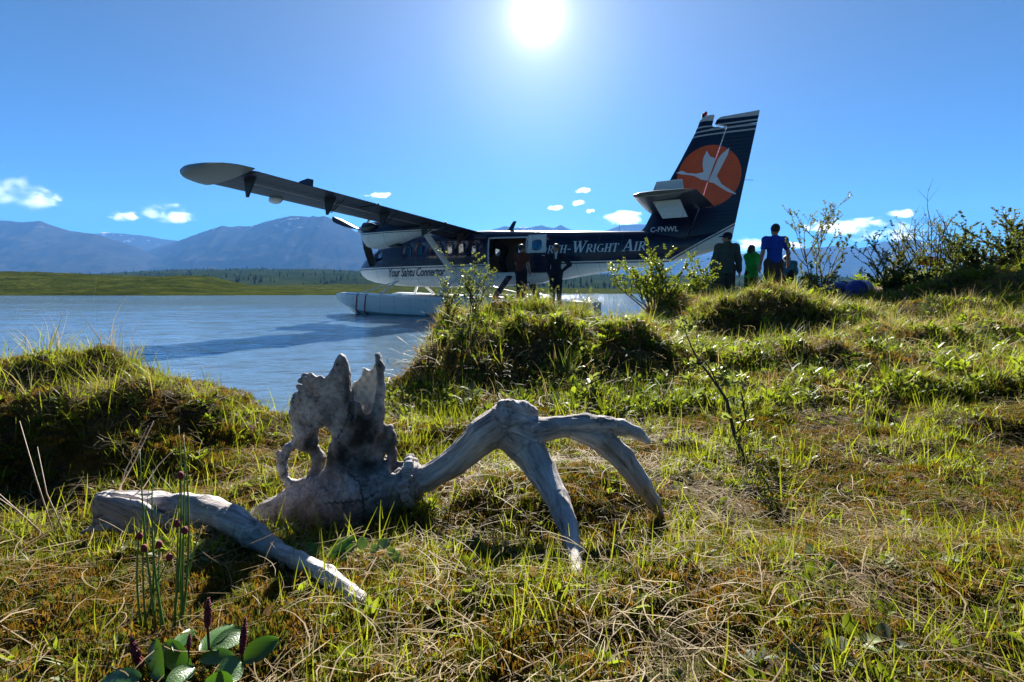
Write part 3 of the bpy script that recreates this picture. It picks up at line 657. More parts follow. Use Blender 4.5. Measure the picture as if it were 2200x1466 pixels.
b = MB(); b.add([leafpt(8.68 + u, 1.47 + v, 0.03) for u, v in wi], [tuple(range(len(wi)))]); part(b, 'pane', M_dark_pane, dl)
b = MB(); b.box((8.93, -0.93, 1.13), (0.10, 0.03, 0.03)); part(b, 'handle', M_alu, dl)

# fin and rudder outlines (z -> x) and their half thickness
LE_Z, LE_X = [1.55, 1.95, 2.48, 3.24, 3.79, 4.53, 4.82, 4.90], [11.55, 11.92, 12.19, 12.61, 12.92, 13.31, 13.42, 13.52]
HG_Z, HG_X = [1.30, 1.75, 2.59, 3.12, 4.21, 4.53], [13.13, 13.30, 13.56, 13.70, 14.05, 14.14]
def fin_le(z): return float(np.interp(z, LE_Z, LE_X))
def fin_hinge(z): return float(np.interp(z, HG_Z, HG_X))
def fin_te(z): return 14.36 + (z - 1.30) * 0.167
def fin_half(x, z):
    le, te = fin_le(z), fin_te(z); q = np.clip((x - le) / (te - le), 0, 1); T = 0.095 + 0.17 * float(sstep(0, 1, (2.45 - z) / 0.75))
    return T * float(np.interp(q, [0, 0.03, 0.10, 0.25, 0.5, 0.7, 1.0], [0.02, 0.35, 0.72, 1.0, 0.92, 0.6, 0.08]))
# lettering laid on the skin
def font_mesh(txt, size, shear, spacing, bold=0.0):
    cu = bpy.data.curves.new('t', 'FONT'); cu.body = txt; cu.size = size; cu.shear = shear; cu.space_character = spacing; cu.offset = bold; cu.resolution_u = 3
    ob = bpy.data.objects.new('t', cu); COL.objects.link(ob); dg = bpy.context.evaluated_depsgraph_get(); me = bpy.data.meshes.new_from_object(ob.evaluated_get(dg))
    bpy.data.objects.remove(ob); return me
def lay(me, name, mat, parent, x0, z0, length, height, slope=0.0, wfn=None, off=0.012, side=-1, sub=0.12):
    v = np.array([q.co[:] for q in me.vertices]); lo, hi = v.min(0), v.max(0)
    bm_ = bmesh.new(); bm_.from_mesh(me)
    for q in bm_.verts:
        u = (q.co.x - lo[0]) / (hi[0] - lo[0]); w = (q.co.y - lo[1]) / (hi[1] - lo[1]); x = x0 + u * length; z = z0 + w * height + slope * u * length
        q.co = (x, side * ((wfn or fwidth)(x, z) + off), z)
    bm_.to_mesh(me); bm_.free(); return mesh_obj(name, me, mat, parent)
def strokes(segs):                                                     # polygons of one serif letter, in unit capitals
    return segs
SERIF = {'I': (0.42, [('v', 0.21, 0, 1)]), 'H': (0.86, [('v', 0.2, 0, 1), ('v', 0.66, 0, 1), ('h', 0.2, 0.66, 0.5)]), 'T': (0.74, [('v', 0.37, 0, 1), ('h', 0.04, 0.70, 0.965), ('d', 0.06, 0.99, 0.05, 0.74, 0.035), ('d', 0.68, 0.99, 0.69, 0.74, 0.035)]),
         'N': (0.90, [('t', 0.18, 0, 1), ('t', 0.74, 0, 1), ('d', 0.18, 0.97, 0.74, 0.03, 0.085)]), 'R': (0.82, [('v', 0.2, 0, 1), ('a', 0.40, 0.74, 0.22, 0.22, -90, 90), ('h', 0.2, 0.42, 0.965), ('h', 0.2, 0.42, 0.515), ('d', 0.42, 0.50, 0.74, 0.03, 0.085)]),
         'W': (1.20, [('d', 0.14, 0.98, 0.40, 0.02, 0.085), ('d', 0.40, 0.02, 0.60, 0.95, 0.04), ('d', 0.56, 0.98, 0.82, 0.02, 0.085), ('d', 0.82, 0.02, 1.08, 0.98, 0.04), ('s', 0.13, 0.975), ('s', 0.57, 0.975), ('s', 1.07, 0.975)]),
         'A': (0.88, [('d', 0.14, 0.02, 0.43, 0.98, 0.04), ('d', 0.43, 0.98, 0.74, 0.02, 0.085), ('h', 0.25, 0.62, 0.34), ('s', 0.14, 0.025), ('s', 0.74, 0.025)]),
         'O': (0.92, [('a', 0.46, 0.5, 0.34, 0.46, 0, 360)]), 'G': (0.90, [('a', 0.47, 0.5, 0.34, 0.46, 50, 318), ('v', 0.74, 0.06, 0.42), ('s', 0.74, 0.42)]), '-': (0.50, [('h', 0.08, 0.42, 0.36), ('h', 0.08, 0.42, 0.40)]), ' ': (0.42, []), '.': (0.3, [('h', 0.10, 0.24, 0.05)])}
def serif_text(spec):
    """spec: (letter, scale) pairs; returns a mesh of stroke polygons"""
    V, Fc = [], []; cx = 0.0; lift = 0
    def quad(pts):
        k = len(V); V.extend([(p[0], p[1], 0) for p in pts]); Fc.append(tuple(range(k, k + len(pts))))
    for ch, sc in spec:
        wd, st = SERIF[ch]
        T = lambda x, y: (cx + x * sc + 0.20 * y * sc, y * sc)
        for s_ in st:
            if s_[0] in 'vt':
                _, x, a, e = s_; h = 0.085 if s_[0] == 'v' else 0.045; quad([T(x - h, a), T(x + h, a), T(x + h, e), T(x - h, e)])
                for yy in (a + 0.02, e - 0.02): quad([T(x - 0.17, yy - 0.02), T(x + 0.17, yy - 0.02), T(x + 0.17, yy + 0.02), T(x - 0.17, yy + 0.02)])
            elif s_[0] == 'h': _, x, x2, y = s_; quad([T(x, y - 0.035), T(x2, y - 0.035), T(x2, y + 0.035), T(x, y + 0.035)])
            elif s_[0] == 'd': _, x, y, x2, y2, h = s_; quad([T(x - h, y), T(x + h, y), T(x2 + h, y2), T(x2 - h, y2)])
            elif s_[0] == 's': _, x, y = s_; quad([T(x - 0.16, y - 0.022), T(x + 0.16, y - 0.022), T(x + 0.16, y + 0.022), T(x - 0.16, y + 0.022)])
            elif s_[0] == 'a':
                _, x, y, rx, ry, a0, a1 = s_; n = 14
                for k in range(n):
                    t0, t1 = R(a0 + (a1 - a0) * k / n), R(a0 + (a1 - a0) * (k + 1) / n)
                    w0, w1 = 0.04 + 0.05 * abs(math.cos(t0)), 0.04 + 0.05 * abs(math.cos(t1))
                    quad([T(x + (rx - w0) * math.cos(t0), y + (ry - 0.03) * math.sin(t0)), T(x + (rx + w0) * math.cos(t0), y + (ry + 0.03) * math.sin(t0)), T(x + (rx + w1) * math.cos(t1), y + (ry + 0.03) * math.sin(t1)), T(x + (rx - w1) * math.cos(t1), y + (ry - 0.03) * math.sin(t1))])
        cx += wd * sc
    me = bpy.data.meshes.new('lettering'); me.from_pydata(V, [], Fc); me.update(); return me
def proud(o, step=0.0006):                                             # strokes that cross lie a hair apart
    for i, p in enumerate(o.data.polygons):
        for vi in p.vertices: o.data.vertices[vi].co.y -= step * (i % 7)
name_spec = [('N', 1.0), ('O', .78), ('R', .78), ('T', .78), ('H', .78), ('-', .9), ('W', 1.12), ('R', .78), ('I', .78), ('G', .78), ('H', .78), ('T', .78), (' ', .8), ('A', 1.12), ('I', .86), ('R', .86)]
o = lay(serif_text(name_spec), 'lettering', M_letter, fus, 8.42, 1.20, 3.64, 0.36, -0.002); proud(o); o['label'] = 'pale serif name painted along the rear fuselage'
o = lay(font_mesh('Your Sahtu Connector', 0.3, 0.45, 0.92, 0.004), 'lettering', M_script, fus, 2.15, 0.55, 2.78, 0.33, 0.0); o['label'] = 'slanting navy script on the white nose side'
o = lay(font_mesh('C-FNWL', 0.2, 0.0, 1.05, 0.004), 'lettering', M_letter, fus, 12.14, 1.74, 0.82, 0.155, -0.02, wfn=lambda x, z: fin_half(x, z), off=0.014); o['label'] = 'registration letters at the foot of the fin'

# aerial on the roof
b = MB(); b.prism([(7.02, 2.08), (7.25, 2.07), (7.42, 2.42), (7.30, 2.43)], lambda x, z: (x, -0.012, z), lambda x, z: (x, 0.012, z)); part(b, 'aerial', P_navy, fus)
b = MB(); b.tube([(11.1, 0, 1.85), (11.12, 0, 2.12)], 0.006, 5); part(b, 'aerial', M_black, fus)
def sheet(zs, x0, x1, nx, name, mat, parent=plane):
    b = MB(); rings = []
    for z in zs:
        a, e = x0(z), x1(z); X = [a + (e - a) * (k / nx) for k in range(nx + 1)]
        rings.append([(x, -fin_half(x, z), z) for x in X] + [(x, fin_half(x, z), z) for x in X[::-1]])
    b.loft(rings); return part(b, name, mat, parent, smooth=True, angle=35)
zs_f = [1.55, 1.7, 1.85, 1.95, 2.1, 2.25, 2.48, 2.8, 3.24, 3.79, 4.2, 4.52]
fin = sheet(zs_f, fin_le, lambda z: fin_hinge(z) - 0.015, 10, 'fin', P_fin)
b = MB(); rings = []
for z, xa, xb in ((4.521, 13.305, 14.11), (4.60, 13.34, 13.78), (4.64, 13.36, 13.745), (4.82, 13.42, 13.79), (4.90, 13.52, 13.80), (4.93, 13.60, 13.79)):
    X = [xa + (xb - xa) * k / 6 for k in range(7)]; h = 0.075 if z < 4.9 else 0.03
    rings.append([(x, -h * math.sin(math.pi * (0.12 + 0.8 * k / 6)), z) for k, x in enumerate(X)] + [(x, h * math.sin(math.pi * (0.12 + 0.8 * k / 6)), z) for k, x in list(enumerate(X))[::-1]])
b.loft(rings); part(b, 'fin_tip', P_fin, fin, smooth=True, angle=40)
b = MB(); b.tube([(13.50, 0, 4.90), (13.50, 0, 5.0)], [0.05, 0.04], 8); part(b, 'beacon_base', M_black, fin); b = MB(); b.ball((13.56, 0, 4.99), (0.05, 0.05, 0.065), 10, 7); part(b, 'beacon', M_beacon, fin, smooth=True)
rud = sheet([1.30, 1.55, 1.85, 2.2, 2.6, 3.12, 3.6, 4.21, 4.53], lambda z: fin_hinge(z) + 0.015, fin_te, 8, 'rudder', P_fin)
b = MB(); rings = []
for z, xa in ((4.545, 14.16), (4.66, 13.83), (4.76, 13.88), (4.83, 13.97)):
    xb = fin_te(z); X = [xa + (xb - xa) * k / 6 for k in range(7)]; h = 0.07 if z < 4.8 else 0.04
    rings.append([(x, -h * (1 - k / 6.5), z + (0.03 if z > 4.8 else 0) * k / 6) for k, x in enumerate(X)] + [(x, h * (1 - k / 6.5), z + (0.03 if z > 4.8 else 0) * k / 6) for k, x in list(enumerate(X))[::-1]])
b.loft(rings); part(b, 'rudder_horn', P_fin, rud, smooth=True, angle=40)
b = MB(); b.tube([(13.66, -0.13, 4.50), (14.0, -0.14, 4.56), (14.13, -0.12, 4.50), (14.05, -0.11, 4.15)], 0.008, 5); part(b, 'rudder_cable', M_alu, rud)
for z in (3.05, 1.38): b = MB(); b.tube([(fin_te(z), 0, z), (fin_te(z) + 0.22, 0, z - 0.03)], 0.006, 4); part(b, 'static_wick', M_black, rud)
# the bird on the orange disc (disc is painted on the fin and rudder)
def e3(u, v): return lat_pt(1340 + u / 4.0735, 220 + v / 4.0735)
_c, _s = math.cos(PYAW), math.sin(PYAW)
def lat_pt(px, py):                                                    # photo position on the aeroplane's middle plane
    r = ray(px, py); C0 = np.array([-PX0, -PY0]); port = np.array([_s, -_c]); t = -(C0 @ port) / (r[:2] @ port); p = C0 + r[:2] * t
    return float(p @ np.array([_c, _s])), float(HC + r[2] * t - PZB)
BIRD = [[(460, 622), (515, 604), (560, 626), (640, 632), (705, 618), (695, 560), (700, 500), (732, 432), (762, 480), (766, 530), (752, 600), (800, 515), (812, 500), (742, 692), (690, 685), (620, 650), (545, 640), (500, 636)],
        [(752, 680), (790, 600), (830, 500), (865, 455), (928, 402), (915, 460), (860, 540), (815, 600), (795, 650), (800, 682), (860, 720), (985, 800), (975, 808), (900, 780), (790, 712), (748, 705)]]
for poly, par in zip(BIRD, (fin, rud)):
    bm_ = bmesh.new(); vs = [bm_.verts.new((e3(u, v)[0], 0, e3(u, v)[1])) for u, v in poly]; f_ = bm_.faces.new(vs)
    bmesh.ops.triangulate(bm_, faces=[f_]); bmesh.ops.subdivide_edges(bm_, edges=bm_.edges[:], cuts=2, use_grid_fill=True)
    geo = bm_.verts[:] + bm_.edges[:] + bm_.faces[:]; dup_ = bmesh.ops.duplicate(bm_, geom=geo)['geom']; other = {g for g in dup_ if isinstance(g, bmesh.types.BMVert)}
    for v in bm_.verts: v.co.y = (1 if v in other else -1) * (fin_half(v.co.x, v.co.z) + 0.012)
    me = bpy.data.meshes.new('emblem_bird'); bm_.to_mesh(me); bm_.free(); o = mesh_obj('emblem_bird', me, M_letter, par); o['label'] = 'pale flying crane on the orange disc'

# wing ------------------------------------------------------------------
def wz(y): return 2.02 + 0.046 * max(0.0, abs(y) - 0.8)
AF = [(0.0, 0.0), (0.015, 0.35), (0.06, 0.68), (0.15, 0.95), (0.30, 1.0), (0.5, 0.88), (0.75, 0.5), (1.0, 0.04)]
def section(y, x0, x1, u0=0.0, u1=1.0, dz=0.0, th=0.17, n=9, droop=0.0):
    ch = x1 - x0; us = [u0 + (u1 - u0) * (0.5 - 0.5 * math.cos(math.pi * k / n)) for k in range(n + 1)]
    def hh(u): return float(np.interp(u, [a for a, _ in AF], [c for _, c in AF]))
    top = [(x0 + ch * u, y, wz(y) + dz + th * hh(u) * 1.0 - droop * max(0, u - u0)) for u in us]; bot = [(x0 + ch * u, y, wz(y) + dz - th * hh(u) * 0.62 - droop * max(0, u - u0)) for u in us]
    return top + bot[::-1]
X_LE, X_TE = 4.68, 6.66; M_tip = plain('weathered_tip', (0.11, 0.105, 0.08), 0.4, var=0.2)
for s, lbl in ((-1, 'port'), (1, 'starboard')):
    ys = [s * v for v in (0.0, 0.9, 2.0, 3.0, 4.5, 6.0, 7.5, 9.2)]
    if s == 1: ys = ys
    b = MB(); b.loft([section(y, X_LE, X_TE, 0.0, 0.645) for y in (ys if s == 1 else ys)]); wing = part(b, 'wing', P_wing, plane, smooth=True, angle=40)
    b = MB(); rings = []
    for k in range(8):
        q = k / 7; w = max(0.0, 1 - q ** 2.6) ** 0.5; y = s * (9.205 + 0.62 * q); c0 = X_LE + 0.55 * (1 - w) ** 1.1; c1 = X_TE - 0.05 - 0.50 * (1 - w)
        ring_t = section(y, c0, max(c1, c0 + 0.25), 0, 1, 0.0, 1.0); hb_ = 0.175 * max(w, 0.08) + 0.01; m_ = len(ring_t) // 2; ch_ = max(c1, c0 + .25) - c0
        prof_t = lambda u_: float(np.interp(u_, [0, .012, .05, .14, .30, .55, .8, 1], [0, .42, .78, 1, 1, .8, .45, .05]))
        rings.append([(x_, y_, wz(y) + hb_ * prof_t((x_ - c0) / ch_) * (1 if k_ < m_ else -.85)) for k_, (x_, y_, z_) in enumerate(ring_t)])
    b.loft(rings); part(b, 'wing_tip', M_tip, wing, smooth=True, angle=60)
    b = MB(); b.box((X_LE + 0.30, s * 9.70, wz(9.8) + 0.02), (0.12, 0.10, 0.06)); part(b, 'navigation_light', M_black, wing, bevel=0.015)
    for nm, y0, y1, dz in (('flap', 0.92, 3.65, -0.035), ('flap', 3.69, 5.9, -0.035), ('aileron', 5.94, 9.18, -0.02)):
        b = MB(); b.loft([section(s * y, X_LE, X_TE, 0.675, 0.80, dz, 0.17, 5, 0.05) for y in (y0, (y0 + y1) / 2, y1)]); f1 = part(b, nm, P_wing, wing, smooth=True, angle=40)
        b = MB(); b.loft([section(s * y, X_LE, X_TE, 0.815, 1.0, dz - 0.02, 0.17, 5, 0.10) for y in (y0, (y0 + y1) / 2, y1)]); part(b, 'trailing_edge', P_wing, f1, smooth=True, angle=40)
    for y in (1.5, 3.35, 5.1, 6.95, 9.0):
        z = wz(y) - 0.10
        b = MB(); b.prism([(5.95, z + 0.04), (6.36, z + 0.05), (6.26, z - 0.06), (6.03, z - 0.36), (5.98, z - 0.36)], lambda x, zz: (x, s * y - 0.02, zz), lambda x, zz: (x, s * y + 0.02, zz))
        if y < 8: b.tube([(6.03, s * y, z - 0.34), (6.45, s * y, z - 0.06)], 0.016, 5); b.tube([(6.03, s * (y - 0.1), z - 0.30), (6.5, s * (y - 0.1), z - 0.02)], 0.012, 5)
        part(b, 'hinge_bracket', M_black, wing)
    b = MB(); b.tube([(5.93, s * 1.0, wz(1) - 0.13), (5.93, s * 9.1, wz(9.1) - 0.13)], 0.012, 5); part(b, 'control_rod', M_alu, wing)
    b = MB(); b.ball((X_LE + 0.22, s * 7.55, wz(7.5) - 0.12), (0.22, 0.13, 0.10), 12, 8); part(b, 'landing_light', P_white, wing, smooth=True)
    b = MB(); b.prism([(5.15, 2.56), (5.75, 2.56), (5.78, 2.80), (5.62, 2.84), (5.3, 2.80)], lambda x, z: (x, s * 7.15 - 0.02, z - 2.44 + wz(7.15)), lambda x, z: (x, s * 7.15 + 0.02, z - 2.44 + wz(7.15))); part(b, 'wing_fence', P_navy, wing)
    # engine
    ey = s * 2.84
    NS = [(3.04, 2.02, 0.12, 0.16), (3.12, 1.95, 0.27, 0.32), (3.30, 1.88, 0.34, 0.42), (3.65, 1.86, 0.37, 0.46), (4.1, 1.87, 0.38, 0.44), (4.6, 1.91, 0.36, 0.36), (5.1, 1.95, 0.31, 0.27), (5.7, 2.0, 0.24, 0.17), (6.2, 2.02, 0.15, 0.10), (6.5, 2.03, 0.06, 0.04)]
    b = MB(); b.loft([[(x, ey + w * math.copysign(abs(math.cos(a)) ** 0.8, math.cos(a)), z + h * math.copysign(abs(math.sin(a)) ** 0.8, math.sin(a))) for a in [2 * math.pi * k / 20 for k in range(20)]] for x, z, w, h in NS])
    nac = part(b, 'engine_nacelle', P_nac, plane, smooth=True, angle=50)
    for q in (-1, 1):
        b = MB(); b.tube([(3.25, ey + q * 0.25, 2.12), (3.42, ey + q * 0.33, 2.13), (3.72, ey + q * 0.37, 2.12), (3.95, ey + q * 0.36, 2.10)], [0.10, 0.15, 0.13, 0.06], 10); part(b, 'exhaust', M_black, nac, smooth=True)
    b = MB(); b.box((3.24, ey, 1.56), (0.20, 0.38, 0.12)); part(b, 'air_intake', M_black, nac, bevel=0.02)
    b = MB(); b.box((4.4, ey, 1.50), (0.42, 0.24, 0.10)); part(b, 'oil_cooler', M_black, nac, bevel=0.03)
    prop = empty('propeller'); prop.parent = nac; prop.location = (3.0, ey, 2.08)
    b = MB(); b.loft([[(x, r * math.cos(2 * math.pi * k / 14), r * math.sin(2 * math.pi * k / 14)) for k in range(14)] for x, r in ((-0.30, 0.01), (-0.24, 0.07), (-0.13, 0.13), (0.0, 0.165), (0.1, 0.18))]); part(b, 'spinner', M_alu, prop, smooth=True, angle=50)
    for k in range(3):
        a = R(170 + 120 * k) if s == -1 else R(-100 + 120 * k)       # angle in the disc, from starboard
        M_ = Matrix.Rotation(a, 4, 'X'); rings = []
        for r_, w_, tw in ((0.12, 0.05, 60), (0.30, 0.09, 48), (0.55, 0.13, 38), (0.85, 0.14, 28), (1.15, 0.12, 22), (1.27, 0.10, 20), (1.295, 0.05, 20)):
            tw = R(tw); th = 0.018
            ring_ = []
            for q in range(8):
                aa = 2 * math.pi * q / 8; cx_, cz_ = w_ * math.cos(aa), th * math.sin(aa)
                ring_.append(M_ @ Vector((cx_ * math.sin(tw) + cz_ * math.cos(tw) - 0.08, r_, cx_ * math.cos(tw) - cz_ * math.sin(tw))))
            rings.append(ring_)
        b = MB(); b.loft(rings); part(b, 'blade', M_black, prop, smooth=True, angle=50)
    # lift strut
    A_, B_ = Vector((5.28, s * 0.80, 0.62)), Vector((5.55, s * 2.86, wz(2.86) - 0.10))
    b = MB(); b.tube([A_, A_.lerp(B_, 0.12), A_.lerp(B_, 0.86), B_], [0.13, 0.145, 0.15, 0.24], 12, flat=(1.0, 0.26), up=(1, 0, 0)); part(b, 'wing_strut', P_white, plane, smooth=True, angle=60)
    b = MB(); b.ball((5.45, s * 2.86, wz(2.86) - 0.14), (0.42, 0.12, 0.10), 12, 8); part(b, 'strut_fairing', P_white, plane, smooth=True)
    # tailplane
    tz = 2.36
    b = MB(); rings = []
    for y, xl, xt, th in ((0.0, 12.05, 13.15, 0.09), (0.9, 12.12, 13.15, 0.085), (2.2, 12.28, 13.16, 0.075), (2.95, 12.40, 13.17, 0.06)):
        X = [0, 0.06, 0.2, 0.5, 0.8, 1.0]; H = [0.1, 0.6, 0.95, 1.0, 0.85, 0.7]
        rings.append([(xl + (xt - xl) * u, s * y, tz + th * h) for u, h in zip(X, H)] + [(xl + (xt - xl) * u, s * y, tz - th * h) for u, h in list(zip(X, H))[::-1]])
    b.loft(rings); tail = part(b, 'tailplane', P_navy, plane, smooth=True, angle=40)
    b = MB(); rings = []
    for k in range(5):
        q = k / 4; w = math.sqrt(max(0.02, 1 - q * q)); y = s * (2.955 + 0.10 * q); xl, xt = 12.40 + 0.25 * (1 - w), 13.85 - 0.3 * (1 - w)
        rings.append([(xl + (xt - xl) * u, y, tz + 0.065 * w * h) for u, h in zip((0, 0.1, 0.4, 0.8, 1), (0.1, 0.8, 1, 0.7, 0.2))] + [(xl + (xt - xl) * u, y, tz - 0.065 * w * h) for u, h in ((1, 0.2), (0.8, 0.7), (0.4, 1), (0.1, 0.8), (0, 0.1))])
    b.loft(rings); part(b, 'tail_tip', M_tip, tail, smooth=True, angle=50)
    b = MB(); rings = []
    for y in (0.32, 1.6, 2.93):
        rings.append([(13.19, s * y, tz + 0.055), (13.5, s * y, tz + 0.035), (13.92, s * y, tz + 0.006), (13.92, s * y, tz - 0.006), (13.5, s * y, tz - 0.035), (13.19, s * y, tz - 0.055)])
    b.loft(rings); part(b, 'elevator', P_navy, tail)
    fy = s * 2.25
    for z0, z1, xa, xb, xc, xd in ((tz + 0.07, tz + 0.42, 12.66, 13.50, 13.44, 12.80), (tz - 0.07, tz - 0.52, 12.72, 13.40, 13.60, 12.98)):
        b = MB(); b.prism([(xa, z0), (xb, z0), (xc, z1), (xd, z1)], lambda x, z: (x, fy - 0.022, z), lambda x, z: (x, fy + 0.022, z)); part(b, 'finlet', P_white, tail, bevel=0.012)

# floats ----------------------------------------------------------------
for s in (-1, 1):
    fy = s * 1.55; DK = -0.22
    FL = [(0.08, -0.18, -0.24, 0.02), (0.22, -0.10, -0.36, 0.16), (0.55, -0.06, -0.60, 0.30), (1.0, -0.07, -0.84, 0.38), (1.8, -0.10, -1.10, 0.44), (3.2, -0.15, -1.20, 0.46), (4.9, -0.19, -1.22, 0.46), (5.0, -0.19, -1.10, 0.46), (7.0, -0.26, -0.98, 0.42), (8.6, -0.34, -0.84, 0.30), (9.6, -0.40, -0.70, 0.14), (9.75, -0.42, -0.62, 0.04)]
    rings = []
    for x, zt, zk, w in FL:
        zc = zk + (zt - zk) * 0.38
        rings.append([(x, fy - w, zc), (x, fy - w, zt - 0.07 * (w / .46)), (x, fy - w * 0.82, zt), (x, fy, zt + 0.03 * w / .46), (x, fy + w * 0.82, zt), (x, fy + w, zt - 0.07 * (w / .46)), (x, fy + w, zc), (x, fy + w * 0.5, zk + (zc - zk) * 0.62), (x, fy, zk), (x, fy - w * 0.5, zk + (zc - zk) * 0.62)])
    b = MB(); b.loft(rings); fl = part(b, 'float', P_float, plane, smooth=True, angle=28); fl['label'] = 'long white float with two dark red bands' if s == -1 else 'long white float on the far side'
    def fl_at(x):
        return [float(np.interp(x, [r_[0] for r_ in FL], [r_[k] for r_ in FL])) for k in (1, 2, 3)]
    for x in (1.72, 2.18):
        zt, zk, w = fl_at(x); zc = zk + (zt - zk) * 0.38; e_ = 0.012; pts = [(fy + s * w * 0.82, zt + e_), (fy + s * (w + e_), zt - 0.07), (fy + s * (w + e_ * 1.5), (zt + zc) / 2), (fy + s * (w + e_), zc), (fy + s * (w * 0.5 + e_), zk + (zc - zk) * 0.60)]
        b = MB(); b.tube([(x + 0.16 * (0.0 - z_) * 0.9 * -1 - 0.03, y_, z_) for y_, z_ in pts], 0.022, 6, flat=(1, 0.6)); part(b, 'band', M_red, fl, smooth=True)
    b = MB(); b.box((4.7, fy, -0.155), (6.2, 0.34, 0.012)); part(b, 'deck_strip', plain('deck_grip', (0.10, 0.10, 0.11), 0.9), fl)
    for x in (1.5, 3.6, 6.4): b = MB(); b.box((x, fy + s * 0.25, fl_at(x)[0] + 0.04), (0.18, 0.03, 0.03)); b.tube([(x - .06, fy + s * .25, fl_at(x)[0] - .02), (x - .06, fy + s * .25, fl_at(x)[0] + .04)], .012, 5); b.tube([(x + .06, fy + s * .25, fl_at(x)[0] - .02), (x + .06, fy + s * .25, fl_at(x)[0] + .04)], .012, 5); part(b, 'cleat', M_alu, fl)
    b = MB(); b.prism([(9.7, -0.38), (10.0, -0.40), (10.0, -0.95), (9.75, -0.95)], lambda x, z: (x, fy - 0.012, z), lambda x, z: (x, fy + 0.012, z)); part(b, 'water_rudder', M_alu, fl)
    for name_, A_, B_, r_ in (('float_strut', (2.5, s * 0.62, 0.42), (2.46, fy, -0.08), 0.075), ('float_strut', (2.45, s * 0.62, 0.40), (1.5, fy - s * 0.05, -0.05), 0.05), ('float_strut', (5.25, s * 0.72, 0.45), (5.15, fy, -0.18), 0.17), ('float_strut', (7.55, s * 0.72, 0.50), (7.45, fy, -0.25), 0.13), ('float_strut', (5.4, s * 0.7, 0.3), (7.3, fy, -0.22), 0.035)):
        b = MB(); b.tube([A_, B_], r_, 10, flat=(1, 0.35), up=(1, 0, 0)); part(b, name_, P_white if r_ != 0.13 else P_navy, plane, smooth=True, angle=60)
for x in (2.46, 5.15, 7.45): b = MB(); b.tube([(x, -1.5, -0.28), (x, 1.5, -0.28)], 0.05, 8, flat=(1, 0.5)); part(b, 'spreader_bar', P_white, plane, smooth=True)
# boarding ladder aft of the door
b = MB()
for q in (0, 0.36): b.tube([(7.98 + q, -0.80, 0.30), (8.30 + q, -1.18, -0.33)], 0.014, 6)
b2 = [MB() for _ in range(3)]
lad = part(b, 'ladder', M_black, plane)
for k, bb in enumerate(b2): f_ = (0.02, 0.4, 0.78)[k]; p_ = Vector((7.98, -0.80, 0.30)).lerp(Vector((8.30, -1.18, -0.33)), f_); bb.tube([p_, p_ + Vector((0.36, 0, 0))], 0.013, 6); part(bb, 'rung', M_black, lad)
# ------------------------------------------------------------------ skull and antlers
SKD = 1.28; SKS = SKD / F
def gpt(px, py, lift=0.0):                                              # where a photo position meets the ground
    rr = ray(px, py); lo, hi = 0.3, 60.0; ts = np.geomspace(lo, hi, 400); P = np.array([0, 0, HC]) + rr[None] * ts[:, None]; g = ground_z(P[:, 0], P[:, 1]); k = np.argmax(P[:, 2] < g + lift)
    return P[k] if (P[:, 2] < g + lift).any() else P[-1]
def gy_(px, py): return float(gpt(px, py)[1])
def sk(px, py, dd=0.0): return at(px, py, SKD + dd)
def bone_mat(name, grain):
    t = NT(name); p = t.n('ShaderNodeAttribute', attribute_name='grain').outputs['Vector'] if grain else t.pos()
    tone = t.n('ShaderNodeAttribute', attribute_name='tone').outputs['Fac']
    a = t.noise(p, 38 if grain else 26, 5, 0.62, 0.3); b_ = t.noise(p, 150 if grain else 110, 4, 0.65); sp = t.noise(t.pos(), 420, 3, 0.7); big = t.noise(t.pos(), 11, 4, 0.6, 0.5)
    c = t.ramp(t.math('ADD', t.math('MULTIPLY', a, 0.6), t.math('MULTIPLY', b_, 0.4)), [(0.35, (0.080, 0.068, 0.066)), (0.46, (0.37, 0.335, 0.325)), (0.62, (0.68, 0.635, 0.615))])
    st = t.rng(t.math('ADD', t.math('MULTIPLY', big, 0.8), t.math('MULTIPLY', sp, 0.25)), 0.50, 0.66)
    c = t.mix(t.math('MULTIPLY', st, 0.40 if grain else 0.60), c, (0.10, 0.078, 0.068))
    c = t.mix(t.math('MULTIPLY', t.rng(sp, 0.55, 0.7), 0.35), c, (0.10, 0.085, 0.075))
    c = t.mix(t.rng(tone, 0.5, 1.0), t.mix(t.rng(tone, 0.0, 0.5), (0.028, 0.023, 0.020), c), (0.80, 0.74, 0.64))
    h = t.math('ADD', t.math('MULTIPLY', a, 0.8), t.math('ADD', t.math('MULTIPLY', b_, 0.5), t.math('MULTIPLY', sp, 0.12)))
    return t.surf(t.pbr(c, 0.85, t.bump(h, 1.0, 0.006 if grain else 0.004), 0, 0.25))
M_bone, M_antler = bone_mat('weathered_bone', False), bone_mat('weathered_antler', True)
def set_attr(me, name, typ, data):
    a = me.attributes.new(name, typ, 'POINT'); a.data.foreach_set('vector' if typ == 'FLOAT_VECTOR' else 'value', np.asarray(data, np.float32).ravel())
def to_px(g):
    Y, Z = g[..., 1], g[..., 2] - HC; fw = Y * CP - Z * SP; up = Y * SP + Z * CP
    return 1100 + F * g[..., 0] / fw, 733 - F * up / fw
def poly_sdf(u, v, poly):
    P = np.array(poly, float); d = np.full(u.shape, 1e9); s = np.ones(u.shape)
    for i in range(len(P)):
        a, b_ = P[i], P[i - 1]; ex, ey = b_ - a; wx, wy = u - a[0], v - a[1]; t_ = np.clip((wx * ex + wy * ey) / (ex * ex + ey * ey), 0, 1)
        d = np.minimum(d, (wx - ex * t_) ** 2 + (wy - ey * t_) ** 2)
        c1, c2, c3 = v >= a[1], v < b_[1], ex * wy > ey * wx; f_ = (c1 & c2 & c3) | (~c1 & ~c2 & ~c3); s = np.where(f_, -s, s)
    return s * np.sqrt(d)
